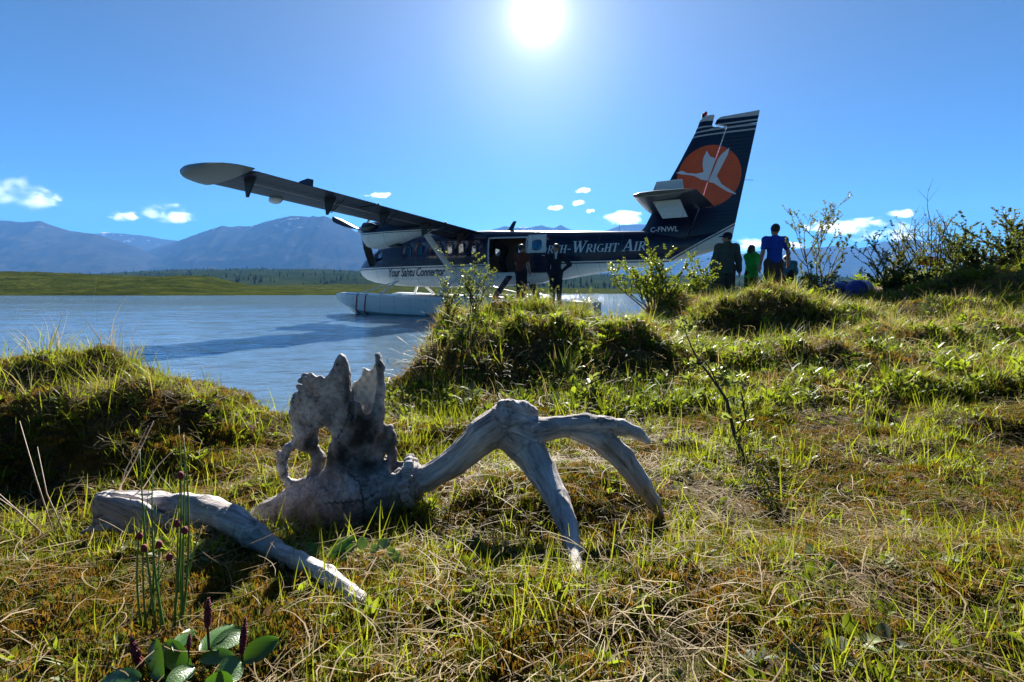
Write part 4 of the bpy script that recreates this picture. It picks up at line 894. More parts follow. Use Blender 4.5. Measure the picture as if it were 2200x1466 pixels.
def plate_field(poly, centre, half, rnd=0.006):
    def fn(g):
        u, v = to_px(g); d2 = poly_sdf(u, v, poly) * SKS + rnd; c = centre(u, v) if callable(centre) else centre
        dz = np.abs(g[..., 1] - SKD - c) - half + rnd
        return np.minimum(np.maximum(d2, dz), 0) + np.hypot(np.maximum(d2, 0), np.maximum(dz, 0)) - rnd
    return fn
def z6(pts): return [(560 + u / 3.332, 740 + v / 3.332) for u, v in pts]
PA = z6([(575, 68), (602, 85), (622, 115), (636, 200), (642, 300), (652, 400), (640, 480), (615, 560), (545, 640), (500, 640), (465, 590), (430, 600), (390, 690), (330, 760), (290, 700), (240, 700), (228, 600), (208, 500), (214, 450), (222, 385), (246, 385), (250, 350), (275, 330), (275, 300), (305, 290), (308, 235), (340, 232), (370, 210), (405, 232), (440, 225), (458, 245), (490, 215), (520, 160), (545, 105)])
PB = z6([(680, 408), (715, 425), (724, 470), (742, 512), (800, 500), (858, 470), (856, 600), (822, 690), (800, 790), (740, 840), (660, 820), (585, 740), (540, 680), (560, 600), (635, 535), (648, 460)])
PC = z6([(622, 312), (650, 300), (668, 268), (700, 255), (722, 225), (735, 165), (760, 180), (790, 188), (812, 140), (830, 55), (852, 62), (868, 100), (882, 200), (870, 330), (858, 400), (856, 500), (800, 540), (735, 540), (715, 430), (680, 408), (652, 420)])
PR = z6([(845, 470), (880, 560), (945, 640), (950, 690), (978, 770), (972, 850), (930, 905), (850, 900), (800, 860), (800, 760), (820, 680), (850, 600)])
S = SDF(sk(525, 1165, 0)[:] * 0 + np.array([sk(525, 1100)[0] - 0.02, SKD - 0.13, sk(700, 1150)[2] - 0.03]), np.array([sk(925, 1100)[0] + 0.02, SKD + 0.17, sk(700, 745)[2] + 0.03]), 0.0024)
lo_, hi_ = S.lo, S.lo + S.n * S.h
def pwin(poly, d0=-.09, d1=.12):
    q = np.array([sk(u, v, d) for u, v in poly for d in (d0, d1)]); a, e = q.min(0) - .01, q.max(0) + .01; a[1], e[1] = SKD + d0, SKD + d1; return a, e
r = lambda q: q * SKS * 1.02
S.ell(sk(772, 1076, 0.0), (r(100), 0.075, r(72)), 0.02)
S.cone(sk(770, 1040, 0.0), sk(752, 950, 0.005), r(72), r(48), 0.03, squash=((0, 1, 0), 0.62))
S.cone(sk(760, 1055, 0.0), sk(690, 1075, 0.01), r(70), r(52), 0.03, squash=((0, 1, 0), 0.8))
S.chain([sk(700, 1080, 0.0), sk(640, 1088, 0.0), sk(585, 1108, -0.005), sk(538, 1128, -0.01)], [r(56), r(42), r(32), r(24)], 0.025)
S.chain([sk(800, 1050, 0.0), sk(845, 1044, 0.0), sk(876, 1036, 0.0)], [r(62), r(48), r(44)], 0.02)
S.field(plate_field(PA, lambda u, v: 0.010 + 0.00045 * (u - 690) * 0 - 0.018 * np.cos(np.clip((u - 690) / 75, -1.4, 1.4)) + 0.00006 * np.maximum(0, 690 - u), 0.018, 0.007), *pwin(PA), 0.007)
S.field(plate_field(PB, lambda u, v: -0.008 + 0.00035 * np.abs(u - 775) - 0.00006 * (v - 880), 0.026, 0.007), *pwin(PB), 0.006)
S.field(plate_field(PC, lambda u, v: 0.045 - 0.00045 * np.abs(u - 790) + 0.004 * np.sin(u * 0.35) * np.sin(v * 0.21), 0.008, 0.004), *pwin(PC), 0.006)
S.field(plate_field(PR, 0.028, 0.020, 0.008), *pwin(PR), 0.008)
S.chain([sk(811, 764, 0.012), sk(817, 790, 0.006), sk(819, 830, 0.002), sk(814, 880, 0.0), sk(806, 920, 0.0)], [r(5), r(8), r(9), r(12), r(18)], 0.008)
S.chain([sk(734, 768, -0.004), sk(738, 800, 0), sk(744, 850, 0.0), sk(748, 890, 0.0)], [r(7), r(11), r(13), r(12)], 0.01)
for (u, v, q) in ((655, 808, 6), (648, 818, 6), (668, 808, 6), (643, 832, 6), (636, 850, 6), (629, 866, 6), (627, 888, 6), (629, 908, 5), (687, 812, 6), (840, 935, 12), (846, 950, 9), (838, 920, 8)): S.ell(sk(u, v, 0.012), (r(q), r(q) * 1.2, r(q)), 0.006)
RING = [(672, 962), (655, 950), (636, 951), (620, 962), (610, 982), (607, 1004), (611, 1024), (622, 1038), (636, 1043), (652, 1038), (668, 1028), (680, 1010), (684, 985), (672, 962)]
S.chain([sk(u, v, 0.010 + 0.0004 * (u - 640)) for u, v in RING], [r(q) for q in (12, 9, 8, 9, 10, 9, 8, 9, 11, 11, 12, 15, 15, 12)], 0.008, squash=((0, 1, 0), 1.0))
S.chain([sk(600, 975, .02), sk(606, 1000, .03), sk(612, 1030, .025)], [r(7), r(9), r(7)], .01)
S.cone(sk(668, 950, 0.0), sk(650, 962, 0.01), r(16), r(10), 0.012); S.cone(sk(672, 1040, 0.0), sk(655, 1034, 0.008), r(20), r(11), 0.014)
S.ell(sk(644, 997, 0.01), (r(20), 0.12, r(31)), 0.008, 'cut'); S.ell(sk(706, 936, 0.0), (r(9), 0.1, r(17)), 0.006, 'cut'); S.ell(sk(824, 985, 0.0), (r(5), 0.09, r(8)), 0.004, 'cut')
S.chain([sk(u, v, -0.030) for u, v in z6([(645, 300), (654, 400), (642, 470), (618, 550), (560, 630)])], [r(4), r(6), r(6), r(6), r(5)], 0.004, 'cut')
S.chain([sk(u, v, -0.034) for u, v in z6([(560, 690), (600, 745), (660, 800)])], [r(3), r(4), r(3)], 0.004, 'cut')
S.ell(sk(681, 956, -0.045), (r(26), 0.055, r(34)), 0.008, 'cut'); S.ell(sk(700, 985, -0.05), (r(16), 0.03, r(18)), 0.010, 'cut'); S.ell(sk(700, 1040, -0.075), (r(34), 0.03, r(16)), 0.014, 'cut')
S.ell(sk(757, 992, -0.078), (r(54), 0.046, r(24)), 0.014, 'cut'); S.ell(sk(834, 955, -0.03), (r(13), 0.035, r(38)), 0.01, 'cut'); S.ell(sk(752, 880, -0.035), (r(7), 0.03, r(30)), 0.006, 'cut'); S.ell(sk(660, 850, -0.045), (r(20), 0.022, r(34)), 0.012, 'cut'); S.ell(sk(715, 840, -0.046), (r(10), 0.016, r(40)), 0.01, 'cut')
S.chain([sk(u, v, -0.028) for u, v in z6([(290, 640), (360, 570), (400, 520)])], [r(4), r(6), r(4)], 0.006, 'cut')
S.ell(sk(675, 965, -0.035), (r(26), 0.03, r(26)), 0.012, 'cut'); S.ell(sk(850, 1000, -0.012), (r(14), 0.03, r(18)), 0.01, 'cut'); S.ell(sk(776, 935, -0.052), (r(14), 0.018, r(60)), 0.012, 'cut')
V_, Q_ = S.net()
nrm_noise = fbm(V_ * 36, 3) * 0.0020 + fbm(V_ * 120, 2) * 0.0010 - 0.0016 * sstep(.25, .6, fbm(V_ * 75 + 3, 2)) + fbm(V_ * 300, 2) * 0.0005
me = np_mesh('skull_bone', V_, Q_); vn = np.empty(len(V_) * 3, np.float32); me.vertices.foreach_get('normal', vn); V2 = V_ + vn.reshape(-1, 3) * nrm_noise[:, None]
me.vertices.foreach_set('co', V2.astype(np.float32).ravel()); me.update()
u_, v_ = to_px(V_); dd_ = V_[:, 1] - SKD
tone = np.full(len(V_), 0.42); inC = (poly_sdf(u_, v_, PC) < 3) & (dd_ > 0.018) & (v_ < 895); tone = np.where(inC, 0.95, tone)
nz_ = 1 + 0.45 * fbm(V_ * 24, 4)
dk = 0  # stains of the nasal area and forehead, with shade of the hollows put into colour
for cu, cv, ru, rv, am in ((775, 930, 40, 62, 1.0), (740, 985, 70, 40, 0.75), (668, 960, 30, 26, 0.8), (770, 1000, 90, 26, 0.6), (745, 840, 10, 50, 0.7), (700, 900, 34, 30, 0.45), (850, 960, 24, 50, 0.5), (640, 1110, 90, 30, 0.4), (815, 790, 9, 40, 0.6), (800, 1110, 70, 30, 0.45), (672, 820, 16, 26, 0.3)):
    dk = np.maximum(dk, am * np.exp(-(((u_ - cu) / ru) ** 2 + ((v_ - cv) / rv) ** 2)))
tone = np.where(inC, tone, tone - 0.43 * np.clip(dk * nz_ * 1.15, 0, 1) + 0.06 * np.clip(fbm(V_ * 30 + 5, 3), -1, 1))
for pl in ([(742, 1010), (774, 1040), (780, 1075), (784, 1130)], [(700, 1082), (745, 1080), (784, 1074), (812, 1056)], [(752, 862), (748, 900), (735, 925), (722, 945)], [(722, 946), (740, 965), (752, 985)]):   # sutures
    for (ua, va), (ub, vb) in zip(pl[:-1], pl[1:]):
        t_ = np.clip(((u_ - ua) * (ub - ua) + (v_ - va) * (vb - va)) / ((ub - ua) ** 2 + (vb - va) ** 2), 0, 1); dl_ = np.hypot(u_ - ua - t_ * (ub - ua) + 1.6 * np.sin(v_ * 0.6), v_ - va - t_ * (vb - va) + 1.6 * np.sin(u_ * 0.5))
        tone = np.where((dl_ < 2.3) & (dd_ < 0.02), 0.08, tone)
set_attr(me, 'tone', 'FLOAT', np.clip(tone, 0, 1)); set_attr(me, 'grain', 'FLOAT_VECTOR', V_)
skull = empty('antlered_skull', tuple(sk(750, 1120)), 0, 'weathered skull standing snout up with one branching antler', 'skull')
def world_child(o, par): o.parent = par; o.matrix_parent_inverse = Matrix.Translation(par.location).inverted(); return o
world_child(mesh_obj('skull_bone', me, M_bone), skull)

def antler(chains, h, bumps=(), k=0.012, name='antler', amp=0.0022, fields=()):
    P_all = np.array([p for c in chains for p in c[0]]); rm = max(max(c[1]) for c in chains) + 0.02
    A = SDF(P_all.min(0) - rm, P_all.max(0) + rm, h); segs = []
    for P, rad, *sq in chains:
        A.chain(P, rad, k, squash=sq[0] if sq else None); segs += [(np.array(P[i]), np.array(P[i + 1])) for i in range(len(P) - 1)]
    for c, rr in bumps: A.ell(c, rr, 0.005)
    for fn, op, kk in fields: A.field(fn, A.lo, A.lo + A.n * A.h, kk, op)
    V, Q = A.net(); bd = np.full(len(V), 1e9); g = np.zeros_like(V); acc = 0.0; last = None
    for a, b_ in segs:
        if last is None or np.linalg.norm(last - a) > 1e-6: acc += 0.37
        ab = b_ - a; L = np.linalg.norm(ab); t_ = np.clip(((V - a) @ ab) / L ** 2, 0, 1); q = V - a - t_[:, None] * ab; d = np.linalg.norm(q, axis=1); m = d < bd
        bd = np.where(m, d, bd); g[m] = q[m] + (0.10 * (acc + t_[m] * L))[:, None] * np.array([[1.0, 0.4, 0.2]]); acc += L; last = b_
    me = np_mesh(name, V, Q); vn = np.empty(len(V) * 3, np.float32); me.vertices.foreach_get('normal', vn)
    disp = amp * fbm(g * 85, 3) + 0.0016 * fbm(V * 28, 2)
    me.vertices.foreach_set('co', (V + vn.reshape(-1, 3) * disp[:, None]).astype(np.float32).ravel()); me.update()
    set_attr(me, 'grain', 'FLOAT_VECTOR', g); set_attr(me, 'tone', 'FLOAT', 0.5 + 0.08 * np.clip(fbm(V * 9, 2), -1, 1) + (V[:, 2] > 9) * 0)
    return mesh_obj(name, me, M_antler)
TK = 0.84; _tc = gy_(1238, 1278) - SKD - .01
beam = [sk(868, 1036, 0.0), sk(920, 1028, -0.005), sk(980, 990, -0.02), sk(1040, 935, -0.035), sk(1090, 905, -0.045)]
ch = [(beam, [r(40), r(31), r(35), r(43), r(50)]),
      ([sk(1085, 915, -0.045), sk(1105, 890, -0.04), sk(1122, 882, -0.035)], [r(44), r(30), r(24)]),
      ([sk(1095, 885, -0.05), sk(1140, 888, -0.03)], [r(22), r(18)]),
      ([sk(1090, 910, -0.045), sk(1140, 928, -0.045), sk(1200, 918, -0.05), sk(1260, 912, -0.055), sk(1310, 914, -0.06)], [r(46), r(36), r(26), r(27), r(20)], ((0, 0, 1), 0.95)),
      ([sk(1290, 912, -0.058), sk(1335, 918, -0.05), sk(1368, 932, -0.045), sk(1391, 948, -0.04)], [r(20), r(19), r(15), r(8)]),
      ([sk(1230, 918, -0.052), sk(1290, 942, -0.055), sk(1335, 982, -0.05), sk(1375, 1035, -0.035), sk(1402, 1075, -0.015), sk(1424, 1110, 0.01)], [r(28), r(31), r(29), r(24), r(17), r(5)]),
      ([sk(1095, 925, -0.045), sk(1132, 965, -0.055), *[sk(u, v, -.055 + (_tc + .055) * k) for u, v, k in ((1165, 1015, .10), (1198, 1075, .28), (1220, 1130, .48), (1234, 1185, .68), (1240, 1235, .85), (1238, 1285, 1.0))]], [r(50), r(42), r(34), r(26), r(20), r(15), r(10.5), r(4.5)])]
bumps = []
for k in range(22):
    a = 2 * math.pi * k / 22; q = 46 + 8 * random.random(); c0 = np.array(sk(881 + 5 * random.uniform(-1, 1), 1038, 0.0)); bumps.append((c0 + np.array([0.003 * random.uniform(-1, 1), math.cos(a) * q * SKS * 0.95, math.sin(a) * q * SKS * 1.08]), (r(9 + 4 * random.random()), r(8), r(8 + 3 * random.random()))))
for k in range(9): bumps.append((np.array(sk(1100 + 10 * random.uniform(-2.4, 2.8), 870 + random.uniform(-6, 8), -0.045 + random.uniform(-0.02, 0.02))), (r(12), r(10), r(7))))
ch = [(c_[0], [q * (TK if i_ not in (1, 2) else 0.9) for q in c_[1]], *c_[2:]) for i_, c_ in enumerate(ch)]
ant = antler(ch, 0.003, bumps, 0.008); world_child(ant, skull)

# the loose broken antler in front of the skull
def lk(px, py, d): return at(px, py, d)
q1 = lambda v, d: v * d / F
_lp = [(822, 1332, 14), (770, 1288, 22), (700, 1236, 24), (640, 1205, 24), (590, 1182, 26), (545, 1152, 30)]
_ld = [min(gy_(u, v + q * 1.35), 1.03) - .006 for u, v, q in _lp]
lc = [([lk(u, v, d) for (u, v, _), d in zip(_lp, _ld)], [q1(q, d) for q, d in zip((16, 24, 27, 25, 28, 34), _ld)]),
      ([lk(545, 1150, _ld[-1]), lk(500, 1122, (_ld[-1] + 1.11) / 2), lk(450, 1105, 1.11), lk(400, 1096, 1.14), lk(340, 1090, 1.17)], [q1(36, 1.03), q1(44, 1.07), q1(50, 1.11), q1(46, 1.14), q1(34, 1.17)], ((0.3, 0.9, 0.25), 0.75)),
      ([lk(350, 1085, 1.19), lk(290, 1078, 1.20), lk(240, 1078, 1.20), lk(212, 1084, 1.20)], [q1(32, 1.19), q1(26, 1.2), q1(24, 1.2), q1(14, 1.2)], ((0, 1, 0.2), 0.7)),
      ([lk(230, 1090, 1.16), lk(300, 1108, 1.13), lk(350, 1130, 1.12)], [q1(34, 1.16), q1(42, 1.13), q1(32, 1.12)], ((0.1, 1, 0.35), 0.34)),
      ([lk(240, 1128, 1.16), lk(205, 1135, 1.17), lk(178, 1142, 1.18)], [q1(16, 1.16), q1(12, 1.17), q1(5, 1.18)], ((0, 0, 1), 0.6)),
      ([lk(350, 1128, 1.12), lk(366, 1150, 1.12)], [q1(22, 1.12), q1(10, 1.12)], ((0.2, 1, 0.2), 0.4))]
def loose_plate(poly, d_c, half, rnd=.008):
    def fn(g):
        u, v = to_px(g); d2 = poly_sdf(u, v, poly) * d_c / F + rnd; dz = np.abs(g[..., 1] - d_c - 0.00025 * (1160 - v) + 0.00012 * (u - 290)) - half + rnd
        return np.minimum(np.maximum(d2, dz), 0) + np.hypot(np.maximum(d2, 0), np.maximum(dz, 0)) - rnd
    return fn
LP = [(203, 1062), (225, 1056), (285, 1060), (340, 1082), (372, 1116), (368, 1158), (352, 1166), (318, 1150), (262, 1146), (225, 1138), (200, 1128)]
lc = [(c_[0], [q * (.74 if i_ == 0 else .86 if i_ == 1 else 1) for q in c_[1]], *c_[2:]) for i_, c_ in enumerate(lc)]
loose = antler(lc, 0.003, (), 0.008, 'broken_antler', 0.0022, [(loose_plate(LP, 1.15, .020), 'add', .012)]); tag(loose, 'pale broken antler piece lying in front of the skull', 'antler')

# bleached sticks on the moss
M_stick = plain('bleached_wood', (0.42, 0.36, 0.29), 0.85, var=0.35, scale=30, bump=0.4)
def stick(pts, rad, label):
    b = MB(); P = []
    for (u, v, d) in pts: p_ = at(u, v, d); p_[2] = max(p_[2], float(ground_z(p_[0], p_[1])) + rad[0] * 0.6); P.append(p_)
    b.tube(P, rad, 8); o = b.build('stick', M_stick, smooth=True); tag(o, label, 'stick', 'bleached sticks on the moss'); return o
for pts, rad, lb in [([(1112, 1098), (1200, 1108), (1290, 1113), (1370, 1104), (1425, 1100)], [0.008, 0.008, 0.009, 0.009, 0.004], 'long pale stick under the lowest antler tines'),
                     ([(1300, 1044), (1350, 1058), (1400, 1075), (1460, 1090)], [0.005, 0.007, 0.008, 0.003], 'upper of two pale sticks behind the antler tip'),
                     ([(1308, 1060), (1360, 1072), (1420, 1084), (1462, 1094)], [0.006, 0.009, 0.009, 0.004], 'lower of two pale sticks behind the antler tip'),
                     ([(-40, 1262), (0, 1250), (35, 1243), (62, 1240)], [0.012, 0.012, 0.011, 0.008], 'pale bone stub at the left edge of the picture')]:
    stick([(u, v, gy_(u, v)) for u, v in pts], rad, lb)
# ------------------------------------------------------------------ people
def fabric(name, col, rough=0.85):
    t = NT(name); p = t.pos(); a = t.noise(p, 9, 4, 0.6); c = t.mix(t.rng(a, 0.3, 0.7), tuple(q * 0.75 for q in col), tuple(min(1, q * 1.2) for q in col))
    return t.surf(t.pbr(c, rough, t.bump(t.noise(p, 22, 4, 0.6, 0.6), 0.6, 0.03), 0, 0.2))
M_skin = plain('skin', (0.34, 0.18, 0.12), 0.55, var=0.08)
M_hair_d, M_hair_b = plain('dark_hair', (0.015, 0.011, 0.009), 0.5), plain('brown_hair', (0.05, 0.024, 0.014), 0.5)
def person(loc, rz, H, label, J, garments, hair=None, hairlen=0.0, cap=None, twist=0.0, h=0.0115, build=1.0, group=None):
    """J: joints as {name: (x, y, z)} for a 1.75 m figure facing -Y; garments: list of (name, material, pieces, swell)"""
    root = empty('person', loc, rz, label, 'person', group); k = H / 1.75; j = {n_: np.array(v, float) * k for n_, v in J.items()}
    B = build
    def limbs():
        o = {}
        o['torso'] = [(j['pelvis'], j['waist'], .135 * B, .125 * B), (j['waist'], j['chest'], .125 * B, .150 * B), (j['chest'], (j['sh_l'] + j['sh_r']) / 2, .150 * B, .105)]
        o['shoulder'] = [(j['sh_l'], j['sh_r'], .068, .068)]; o['hips'] = [(j['hip_l'], j['hip_r'], .105 * B, .105 * B)]
        o['neck'] = [(j['neck'], j['head'] - np.array([0, 0, .04]), .056, .052)]
        for s_ in 'lr':
            o['uarm_' + s_] = [(j['sh_' + s_], j['el_' + s_], .058 * B, .044)]
            o['farm_' + s_] = [(j['el_' + s_], j['wr_' + s_], .043, .029)]
            d = j['wr_' + s_] - j['el_' + s_]; d = d / np.linalg.norm(d); q = j['wr_' + s_]; sd = np.array([1.0 if s_ == 'r' else -1.0, 0, 0]) ; sd = sd - d * (sd @ d); sd /= np.linalg.norm(sd) + 1e-6; w = np.cross(d, sd)
            hand = [(q, q + d * .075, .028, .036)]
            for m_, (o_, ln) in enumerate(((-.030, .070), (-.010, .082), (.010, .078), (.028, .062))): a_ = q + d * .085 + w * o_; hand += [(a_, a_ + d * ln * .55 - sd * .006, .0125, .0118), (a_ + d * ln * .55 - sd * .006, a_ + d * ln - sd * .022, .0118, .0105)]
            a_ = q + d * .03 + w * -.03; hand += [(a_, a_ + d * .04 + w * -.025, .014, .0125), (a_ + d * .04 + w * -.025, a_ + d * .07 + w * -.028, .0125, .011)]
            o['hand_' + s_] = hand
            o['thigh_' + s_] = [(j['hip_' + s_], j['kn_' + s_], .100 * B, .070)]
            o['calf_' + s_] = [(j['kn_' + s_], j['an_' + s_], .066, .050)]
            o['foot_' + s_] = [(j['an_' + s_], j['an_' + s_] + np.array([0, .03, -.03]) * k, .045, .045), (j['an_' + s_] + np.array([0, .02, -.04]) * k, j['toe_' + s_], .045, .036)]
        return o
    L = limbs(); allp = np.array([p for v in L.values() for c in v for p in c[:2]] + [j['head'] + np.array([0, 0, .14])]); lo, hi = allp.min(0) - .22, allp.max(0) + .22
    ct, stw = math.cos(twist), math.sin(twist); RM = np.array([[ct, -stw, 0], [stw, ct, 0], [0, 0, 1]])     # head turn
    hp = lambda x, y, z: j['head'] + RM @ np.array([x, y, z]) * k
    def out(S_, name, mat, parent=root):
        V, Q = S_.net(); return mesh_obj(name, np_mesh(name, V, Q), mat, parent)
    S_ = SDF(lo, hi, h)
    for c in L['torso'] + L['shoulder'] + L['hips']: S_.cone(*c, .03, squash=((0, 1, 0), .72))
    for n_ in L:
        if n_ not in ('torso', 'shoulder', 'hips'):
            for c in L[n_]: S_.cone(*c, .006 if n_.startswith('hand') else .02)
    S_.ell(j['head'] + np.array([0, 0, .01]), (.078 * k, .098 * k, .118 * k), .02, M=RM); S_.ell(hp(0, -.035, -.06), (.055 * k, .060 * k, .055 * k), .02)
    S_.cone(hp(0, -.095, .015), hp(0, -.115, -.025), .012, .016, .008); S_.cone(hp(-.028, -.088, -.058), hp(.028, -.088, -.058), .010, .010, .008)
    for q in (-1, 1): S_.ell(hp(q * .079, .01, -.005), (.014, .022, .032), .008); S_.ell(hp(q * .032, -.098, .018), (.016, .012, .009), .006, 'cut')
    out(S_, 'body', M_skin)
    for nm, mat, pcs, sw, *cut in garments:
        S_ = SDF(lo, hi, h)
        for pc in pcs:
            frac = 1.0
            if isinstance(pc, tuple): pc, frac = pc
            for c in L[pc]: S_.cone(c[0], c[0] + (c[1] - c[0]) * frac, c[2] + sw, c[2] + (c[3] - c[2]) * frac + sw * (1.0 if nm != 'trousers' else 1.6), .035, squash=((0, 1, 0), .78) if pc in ('torso', 'shoulder', 'hips') else None)
        for fn in cut: fn(S_, j, k)
        out(S_, nm, mat)
    if hair is not None:
        S_ = SDF(lo, hi, h); S_.ell(hp(0, .012, .035), (.090 * k, .108 * k, .108 * k), .01, M=RM)
        if hairlen: S_.chain([hp(0, .05, .03), hp(0, .075, -.06), hp(0, .075, -.06 - hairlen)], [.085 * k, .085 * k, .055 * k], .03); [S_.chain([hp(q * .06, .02, .03), hp(q * .075, .01, -.07), hp(q * .07, .02, -.05 - hairlen * .8)], [.035, .032, .018], .02) for q in (-1, 1)]
        S_.ell(hp(0, -.105, -.03), (.075 * k, .085 * k, .105 * k), .012, 'cut', M=RM); out(S_, 'hair', hair)
    if cap is not None:
        S_ = SDF(lo, hi, h); S_.ell(hp(0, .008, .055), (.093 * k, .112 * k, .090 * k), .01, M=RM); S_.field(lambda g: -(g[..., 2] - hp(0, 0, .035)[2]), lo, hi, .004, 'cut') if False else None
        S_.ell(hp(0, -.11, .045), (.080 * k, .085 * k, .014), .01, M=RM); S_.ell(hp(0, .0, -.075), (.16, .16, .085), .008, 'cut'); out(S_, 'cap', cap)
    return root
STAND = dict(pelvis=(0, 0, .95), waist=(0, .01, 1.08), chest=(0, 0, 1.27), neck=(0, .01, 1.45), head=(0, -.02, 1.63), sh_l=(-.19, 0, 1.41), sh_r=(.19, 0, 1.41), el_l=(-.26, .02, 1.13), el_r=(.26, .02, 1.13), wr_l=(-.28, -.06, .89), wr_r=(.28, -.06, .89),
             hip_l=(-.09, 0, .92), hip_r=(.09, 0, .92), kn_l=(-.11, -.02, .50), kn_r=(.11, -.02, .50), an_l=(-.12, .03, .09), an_r=(.12, .03, .09), toe_l=(-.14, -.13, .035), toe_r=(.14, -.13, .035))
def pose(**k): d = dict(STAND); d.update(k); return d
TR = ['hips', 'thigh_l', 'thigh_r', 'calf_l', 'calf_r']; JK = ['torso', 'shoulder', 'uarm_l', 'uarm_r', 'farm_l', 'farm_r']; SHOE = ['foot_l', 'foot_r']
def skirt(S_, j, k): S_.cone(j['waist'], j['pelvis'] - np.array([0, 0, .14]) * k, .165, .20, .04, squash=((0, 1, 0), .82)); S_.field(lambda g: g[..., 2] - (j['pelvis'][2] - .17 * k), j['pelvis'] - .5, j['pelvis'] + np.array([.26, .4, -.1]), .008, 'cut')
def hem(S_, j, k): S_.cone(j['waist'], j['pelvis'], .152, .172, .04, squash=((0, 1, 0), .80)); S_.field(lambda g: g[..., 2] - (j['pelvis'][2] - .03), j['pelvis'] - .4, j['pelvis'] + np.array([.4, .4, 0]), .008, 'cut')
def hood(S_, j, k): S_.ell(j['neck'] + np.array([0, .06, .02]), (.11, .08, .08), .03)
def collar(S_, j, k): S_.cone(j['neck'] + np.array([0, 0, -.03]), j['neck'] + np.array([0, 0, .03]), .075, .068, .02); S_.cone(j['neck'] + np.array([0, -.14, -.10]), j['neck'] + np.array([0, -.10, .05]), .035, .055, .01, 'cut')
C_boot = fabric('dark_boots', (0.02, 0.018, 0.016)); C_navy = fabric('navy_coverall', (0.018, 0.018, 0.028)); C_brown = fabric('rust_shirt', (0.12, 0.032, 0.020)); C_dark = fabric('dark_trousers', (0.02, 0.02, 0.028)); C_black = fabric('black_jacket', (0.008, 0.008, 0.009))
C_olive = fabric('olive_rain_jacket', (0.075, 0.088, 0.072)); C_grey = fabric('grey_brown_trousers', (0.075, 0.060, 0.055)); C_green = fabric('green_jacket', (0.02, 0.31, 0.045)); C_blue = fabric('blue_shirt', (0.012, 0.06, 0.40)); C_teal = fabric('teal_shirt', (0.04, 0.16, 0.22)); C_white = fabric('white_undershirt', (0.6, 0.6, 0.62)); C_cap = fabric('navy_cap', (0.012, 0.014, 0.035))
def on_plane(x, lat, z): return (PX0 + x * _c + lat * _s, PY0 + x * _s - lat * _c, PZB + z)
person(on_plane(8.50, 1.62, -0.31), R(150), 1.74, 'dark-haired person in rust shirt standing on the float by the cabin door', pose(el_r=(.24, -.10, 1.17), wr_r=(.14, -.30, 1.10), wr_l=(-.22, -.16, .92), an_l=(-.08, .02, .09), an_r=(.08, .04, .09), toe_l=(-.09, -.13, .035), toe_r=(.10, -.12, .035), kn_l=(-.09, -.02, .5), kn_r=(.09, -.02, .5)),
       [('shirt', C_brown, ['torso', 'shoulder', ('uarm_l', .6), ('uarm_r', .6)], .014, hem), ('trousers', C_dark, TR, .014), ('boots', C_boot, SHOE, .012)], M_hair_d, twist=R(-30))
person(on_plane(9.64, 1.50, -0.40), R(-10), 1.80, 'person in navy coveralls with one hand on the hip in front of the lettering', pose(el_r=(.40, .06, 1.16), wr_r=(.22, .0, 1.0), el_l=(-.24, .03, 1.13), wr_l=(-.22, .02, .90), an_l=(-.09, .02, .09), an_r=(.10, .02, .09), kn_l=(-.10, -.02, .5), kn_r=(.10, -.02, .5)),
       [('undershirt', C_white, ['torso', 'neck'], .004), ('coveralls', C_navy, JK + TR, .018, collar), ('boots', C_boot, SHOE, .012)], M_hair_b, twist=R(-55))
person(on_plane(7.15, 0.42, 0.60), R(-100), 1.70, 'person in black bending over inside the open cabin doorway', pose(waist=(0, -.10, .98), chest=(0, -.26, 1.06), neck=(0, -.42, 1.08), head=(0, -.55, 1.06), sh_l=(-.19, -.38, 1.08), sh_r=(.19, -.38, 1.08), el_l=(-.22, -.45, .82), el_r=(.22, -.45, .82), wr_l=(-.15, -.55, .62), wr_r=(.15, -.55, .62), pelvis=(0, .05, .86), hip_l=(-.09, .05, .84), hip_r=(.09, .05, .84), kn_l=(-.11, -.06, .46), kn_r=(.11, -.06, .46)),
       [('jacket', C_black, JK, .022), ('trousers', C_black, TR, .014), ('boots', C_boot, SHOE, .012)], M_hair_d)
def stand_at(px, d): X = (px - 1100) / F * d; return (X, d, float(ground_z(X, d)))
person(stand_at(1556, 12.5), R(172), 1.79, 'person in navy cap and dark olive jacket, back to the viewer, beside the tail', pose(el_l=(-.27, .0, 1.12), el_r=(.27, .0, 1.12), wr_l=(-.31, -.04, .87), wr_r=(.31, -.04, .87)),
       [('jacket', C_olive, JK, .036, skirt, hood), ('trousers', C_grey, TR, .026), ('boots', C_boot, SHOE, .012)], M_hair_d, cap=C_cap, twist=R(62), build=1.06)
person(stand_at(1610, 13.6), R(200), 1.56, 'long-haired person in bright green jacket left of the blue T-shirt', pose(el_r=(.17, .06, 1.14), wr_r=(.04, .16, 1.10), el_l=(-.22, .02, 1.14), wr_l=(-.20, -.10, .95)),
       [('jacket', C_green, JK, .026, skirt, hood), ('trousers', C_dark, TR, .012), ('boots', C_boot, SHOE, .012)], M_hair_b, hairlen=.20, twist=R(-75), build=.94)
person(stand_at(1657, 11.8), R(180), 1.86, 'tall person in royal blue T-shirt, back to the viewer, arm held out', pose(el_l=(-.29, .03, 1.13), wr_l=(-.38, -.14, .94), el_r=(.27, .02, 1.12), wr_r=(.29, -.02, .86), sh_l=(-.205, 0, 1.42), sh_r=(.205, 0, 1.42)),
       [('t_shirt', C_blue, ['torso', 'shoulder', ('uarm_l', .55), ('uarm_r', .55)], .018, hem), ('trousers', C_grey, TR, .016), ('boots', C_boot, SHOE, .012)], M_hair_d, build=1.05)
